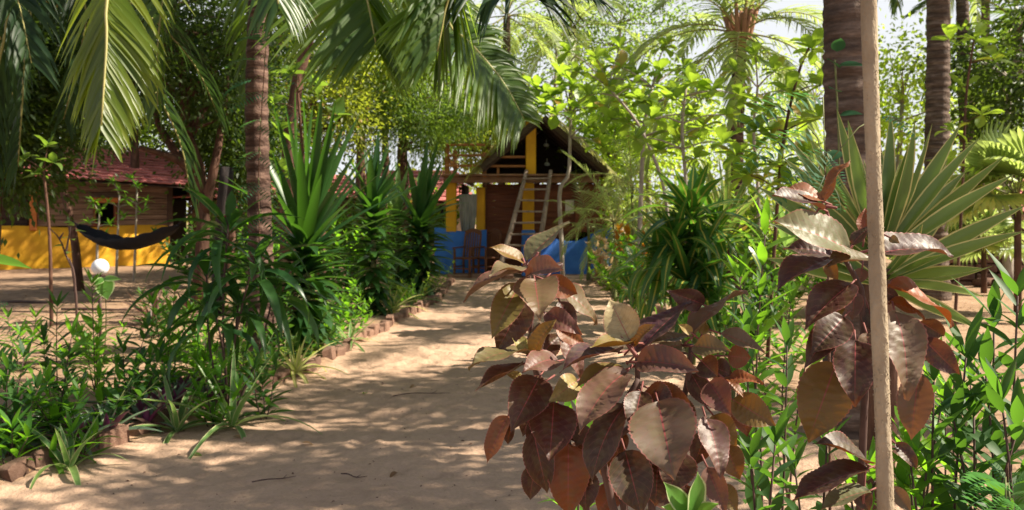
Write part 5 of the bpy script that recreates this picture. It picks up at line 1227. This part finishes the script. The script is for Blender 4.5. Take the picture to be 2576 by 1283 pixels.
pinnate('teal green feather leaved sapling in front of the dark ringed palm trunk',650,7.6,[(655,700,7.5),(650,450,7.4),(660,250,7.3),(670,100,7.3)],
 [(660,100,600,95,7.2,7.0),(660,95,720,120,7.2,7.1),(655,150,570,160,7.1,6.9),(665,160,740,200,7.1,7.0),(660,235,585,270,7.1,6.9),(660,240,735,290,7.1,6.9),(655,300,590,340,7.2,7.0),(655,310,725,360,7.1,6.8),(650,380,590,420,7.2,7.0),(655,390,720,440,7.1,6.9),(650,460,600,510,7.2,7.0),(652,470,715,520,7.1,6.9),(655,540,610,590,7.2,7.0),(655,545,720,600,7.1,7.0),(640,200,560,230,7.3,7.3),(670,120,640,40,7.2,7.1)],801)
pinnate('feather leaved sapling crossing before the striped yucca and the thick palm',2090,3.2,[(2085,800,3.2),(2080,560,3.2),(2075,420,3.2)],
 [(2070,245,1885,300,3.3,3.2),(2045,333,1880,405,3.2,3.1),(2090,380,2000,450,3.2,3.1),(2085,400,2120,460,3.15,3.1),(2060,430,1960,500,3.2,3.15),(2215,290,2312,338,3.3,3.2),(2075,440,2050,540,3.2,3.1),(2080,450,2130,520,3.2,3.1)],802,.006)
pinnate('fine ferny plant low in the corner by the dense lance shrub',2530,2.2,[(2535,1240,2.2),(2530,1200,2.2)],
 [(2530,1230,2465,1200,2.2,2.1),(2530,1225,2580,1190,2.2,2.15),(2530,1250,2460,1260,2.15,2.05),(2535,1250,2590,1250,2.15,2.05),(2530,1230,2510,1160,2.2,2.2),(2530,1260,2500,1310,2.1,2.0),(2540,1260,2570,1310,2.1,2.0)],803,.004,'fern')
pinnate('dark ferny sprig reaching in at the near edge of the bed',-40,4.2,[(-45,900,4.2),(-40,800,4.2)],[(-30,800,55,840,4.2,4.1),(-35,840,40,880,4.2,4.1),(-40,790,10,760,4.2,4.2)],804,.005)
b0=at(-70,3.2); t=thing('broadleaf_shrub','broad leaved shrub reaching one green leaf in beside the yellow base','shrub',b0); stem(t,bend((0,0,-.05),P(-70,640,3.2)-b0,(0,.03,0)),.008,.004,'stem_green')
tb=tpl('ovate','lance',(.25,.6),.2,8,4)
for (tu,tv_,dy) in((75,660,-.05),(-120,560,0),(-160,660,.1),(-40,500,.1)): B=P(-70,650,3.2);T=P(tu,tv_,3.2+dy); put('leaf',tb[0],t,frame(B-b0,T-B,V((0,-.5,.8)),(T-B).length,.055))
# pale broad leaf beneath the globe
b0=at(262,9.2); t=thing('broadleaf_sprout','single sprout with a pale green broad leaf below the white globe','plant',b0); stem(t,bend((0,0,-.03),P(262,700,9.2)-b0,(.02,0,0)),.006,.004,'stem_green')
for (tu,tv_,w,l) in((268,752,.2,0),(235,715,.08,0),(300,700,.07,0)): B=P(262,700,9.2);T=P(tu,tv_,9.1); put('leaf',tpl('ovate','varieg',(.3,),.15,8,4)[0],t,frame(B-b0,T-B,V((.1,-.9,.4)),(T-B).length,w))
# thin bare sapling left of the globe
b0=at(195,10.5); t=thing('bare_sapling','thin bare twiggy sapling left of the white globe','sapling',b0)
for pts in ([(188,700),(165,640),(150,600),(125,575)],[(165,640),(178,570)],[(150,600),(160,585)],[(188,700),(175,650)]):
    q=[P(a,v,10.5)-b0 for a,v in pts]; q=([V((0,0,-.05))]+q) if pts[0]==(188,700) else q; stem(t,spline(q,6),.016,.006,'stem_dark',6,'branch')
for k in range(7): put('leaf',tpl('ovate','teak_dark',(.5,),.2,6,2)[0],t,frame(P(160+10*k%40,560+ (k*37)%90,10.5)-b0,ddir(k*2.4,.1),V((0,-.3,1)),.13,.08))

# ------------------------------------------------------------------ climbing vine on the thick trunk
b0=V((P(2100,0,5.7).x,5.70,.0)); t=thing('climbing_vine','thin leafy vine climbing the thick dark palm trunk','vine',b0)
q=spline([V((0,0,0)),P(2118,700,5.74)-b0,P(2112,460,5.73)-b0,P(2108,300,5.73)-b0,P(2100,150,5.73)-b0],16); b=MB(); b.tube(q,.006,6); b.build('stem',M['stem_green'],t)
for (bu,bv,tu,tv_) in((2110,165,2180,155),(2110,170,2085,140),(2112,290,2170,278),(2108,230,2090,215),(2112,330,2145,320),(2105,130,2115,90),(2113,380,2085,400)):
    B=P(bu,bv,5.7)-b0;T=P(tu,tv_,5.62)-b0; put('leaf',tpl('ovate','pinna',(.4,.9),.2,8,2)[0],t,frame(B,T-B,V((0,-.5,.8)),(T-B).length,.09))

# ------------------------------------------------------------------ hammock, globe lamp, twigs, litter
A,Bm,Cn=P(196,566,15.9),P(318,618,14.7),P(448,566,13.9); b0=V((A.x,A.y,A.z)); ham=thing('hammock','black cloth hammock slung between two trees before the yellow wall','hammock',b0)
n,m=26,10; vs=[]
for i in range(n+1):
    f=i/n; c=A.lerp(Cn,f)+V((0,0,-(A.lerp(Cn,.5).z-Bm.z)*4*f*(1-f))); w=.23*math.sin(PI*min(1,max(0,f)))**.55+.02; dr=(Cn-A); sdv=V((dr.y,-dr.x,0)).normalized()
    for j in range(m+1):
        a=lerp(-1.25,1.25,j/m); vs.append(c+sdv*math.sin(a)*w*1.1+V((0,0,w*(.75-math.cos(a))+.015*math.sin(i*1.9+j*1.3)))-b0)
b=MB(); b.add(vs,[(i*(m+1)+j,i*(m+1)+j+1,(i+1)*(m+1)+j+1,(i+1)*(m+1)+j) for i in range(n) for j in range(m)],0,True)
o=b.build('sling',M['black'],ham); sm=o.modifiers.new('thick','SOLIDIFY'); sm.thickness=.012
for (p,q) in((A,P(172,545,16)),(Cn,P(528,470,13.9))): b=MB(); b.tube([p-b0,p.lerp(q,.5)-b0+V((0,0,-.02)),q-b0],.014,6); b.build('rope',M['black'],ham)
c=P(252,672,10); b0=G(c.x,c.y); t=thing('garden_globe','round white garden globe lamp on a thin dark post','garden lamp',b0); h=c.z-b0.z
b=MB(); b.tube([(0,0,-.05),(0,0,h-.09)],.018,8); b.build('post',M['stem_dark'],t)
b=MB(); b.tube([(0,0,h-.10),(0,0,h-.075)],.05,12); b.build('collar',M['stem_dark'],t)
b=MB(); k=16; R=.094; b.tube([(0,0,h+R*math.sin(lerp(-PI/2+.02,PI/2-.02,i/k))) for i in range(k+1)],[R*math.cos(lerp(-PI/2+.02,PI/2-.02,i/k)) for i in range(k+1)],24); b.build('globe',M['globe'],t)
b=MB(); l0=at(885/1.833+0,13); 
# twigs lying on the path, dropped leaves
for k,(u,v,l,a,lb) in enumerate([(655,1000,.0,0,None),(640,1010,.42,.25,'long thin twig lying across the shaded middle of the path'),(1060,1000,.46,.2,'long thin grey twig on the path before the copperleaf'),(690,1205,.24,.3,'short curved dark twig on the near sand'),(890,1200,.18,-.5,'tiny twig on the near sand right of the light patches'),(80,770,1.1,-.2,'fallen dark branch on the sand before the hut'),(250,790,1.2,-.15,'dark palm stalk lying behind the globe lamp')]):
    if not lb: continue
    p=gp(u,v); zz=float(hgt(np.array(p.x),np.array(p.y)))+.012+(.05 if u<300 else 0); r=.004 if l<.9 else .02
    b=MB(); rg=random.Random(k); q=[V((-l/2,0,0)),V((-l/6,rg.uniform(-.03,.03),.012)),V((l/5,rg.uniform(-.03,.03),.004)),V((l/2,rg.uniform(-.02,.05),.01))]; b.tube(spline(q,9),[r,r,r*1.2,r,r,r*.9,r*.9,r*.7,r*.6,r*.4],6)
    b.tube([q[2],q[2]+V((l*.1,l*.12,.012))],[r*.6,r*.3],5)
    o=b.build('twig',M['stem_dark']); o.location=(p.x,p.y,zz); o.rotation_euler.z=a; tag(o,lb,'twig','fallen twigs')
for k,(u,v,mt,lb) in enumerate([(585,1095,'dry','curled dry leaf on the near sand below the strap plant'),(922,997,'teak_dark','small green leaf lying alone on the path'),(1045,975,'dry','small dry leaf on the path near the long twig'),(480,1135,'teak_dark','tiny green leaf on the sand by the oyster plants'),(850,905,'dry','brown leaf on the sand by the edging'),(1000,1190,'dry','brown leaf on the near sand before the copperleaf'),(760,1110,'dry','brown leaf in the middle of the near sand')]):
    p=gp(u,v); o=put('fallen_leaf',tpl('ovate',mt,(.9,),.3,6,2)[0],None,frame((p.x,p.y,ground(p.x,p.y)+.012),ddir(k*2.1,.15),V((.1,0,1)),.08,.035)); tag(o,lb,'leaf','fallen leaves on the path')
r=np.random.RandomState(77); n=5200
px=r.uniform(-9,7,n); py=3+17*r.rand(n)**.8; ip=inpath(px,py); keep=(ip<.3)|(r.rand(n)<.03); px,py=px[keep],py[keep]
pos=np.stack([px,py,hgt(px,py)+.05*(1-inpath(px,py))+.012],1)
vs,fs,uv=leaf_cloud(pos,.075,.03,77,None,.0); vs=vs.reshape(-1,4,3); vs[:,:,2]=pos[:,None,2]+(vs[:,:,2]-pos[:,None,2])*.25+.004; vs=vs.reshape(-1,3)
o=put('leaf_litter',mesh_np('leaf_litter',vs,fs,uv,[M['dry']])); tag(o,'scattered dry leaf litter on the sandy ground','litter',None,'stuff')

# small debris trodden into the path
r=np.random.RandomState(78); n=1300; py=2.6+14*r.rand(n)**1.5; px=kl(py)+(kr(py)-kl(py))*r.rand(n); zz=hgt(px,py)+.004
s=r.uniform(.002,.005,n)*(1+.6*(r.rand(n)<.1)); a=r.rand(n)*6.28; e=r.uniform(1,3.5,n)
c=np.stack([px,py,zz],1); dx=np.stack([np.cos(a)*s*e,np.sin(a)*s*e,0*s],1); dy=np.stack([-np.sin(a)*s,np.cos(a)*s,0*s],1); up=np.stack([0*s,0*s,s*1.1],1)
vs=np.stack([c+dx,c+dy,c-dx,c-dy,c+up],1).reshape(-1,3); i=np.arange(n)[:,None]*5
fs=np.concatenate([i+[0,1,4],i+[1,2,4],i+[2,3,4],i+[3,0,4]],1).reshape(-1,3)
o=put('path_debris',mesh_np('path_debris',vs,fs,None,[M['bark']],False)); tag(o,'tiny stones and bark crumbs strewn over the sandy path','debris',None,'stuff')

# past 300 leaves on one plant the farther ones become one mass
dead=[]
for t in [o for o in C.objects if o.parent is None]:
    ls=[c for c in t.children if c.name.split('.')[0]=='leaf']
    if len(ls)<=300: continue
    ls.sort(key=lambda c: (c.matrix_basis.translation+t.location).length)
    vs=[];fs=[];uv=[];n=0
    for c in ls[300:]:
        me=c.data; k=len(me.vertices); a=np.empty(k*3,np.float32); me.vertices.foreach_get('co',a); a=a.reshape(-1,3)
        m=np.array(c.matrix_basis); vs.append(a@m[:3,:3].T+m[:3,3])
        f=np.empty(len(me.loops),np.int32); me.loops.foreach_get('vertex_index',f); fs.append(f.reshape(-1,4)+n)
        q=np.empty(len(me.loops)*2,np.float32); me.uv_layers[0].data.foreach_get('uv',q); w=np.zeros((k,2),np.float32); w[f]=q.reshape(-1,2); uv.append(w); n+=k
        mat=me.materials[0]; dead.append(c)
    put('leaves',mesh_np('leaves',np.concatenate(vs),np.concatenate(fs),np.concatenate(uv),[mat]),t)['kind']='stuff'
bpy.data.batch_remove(dead)
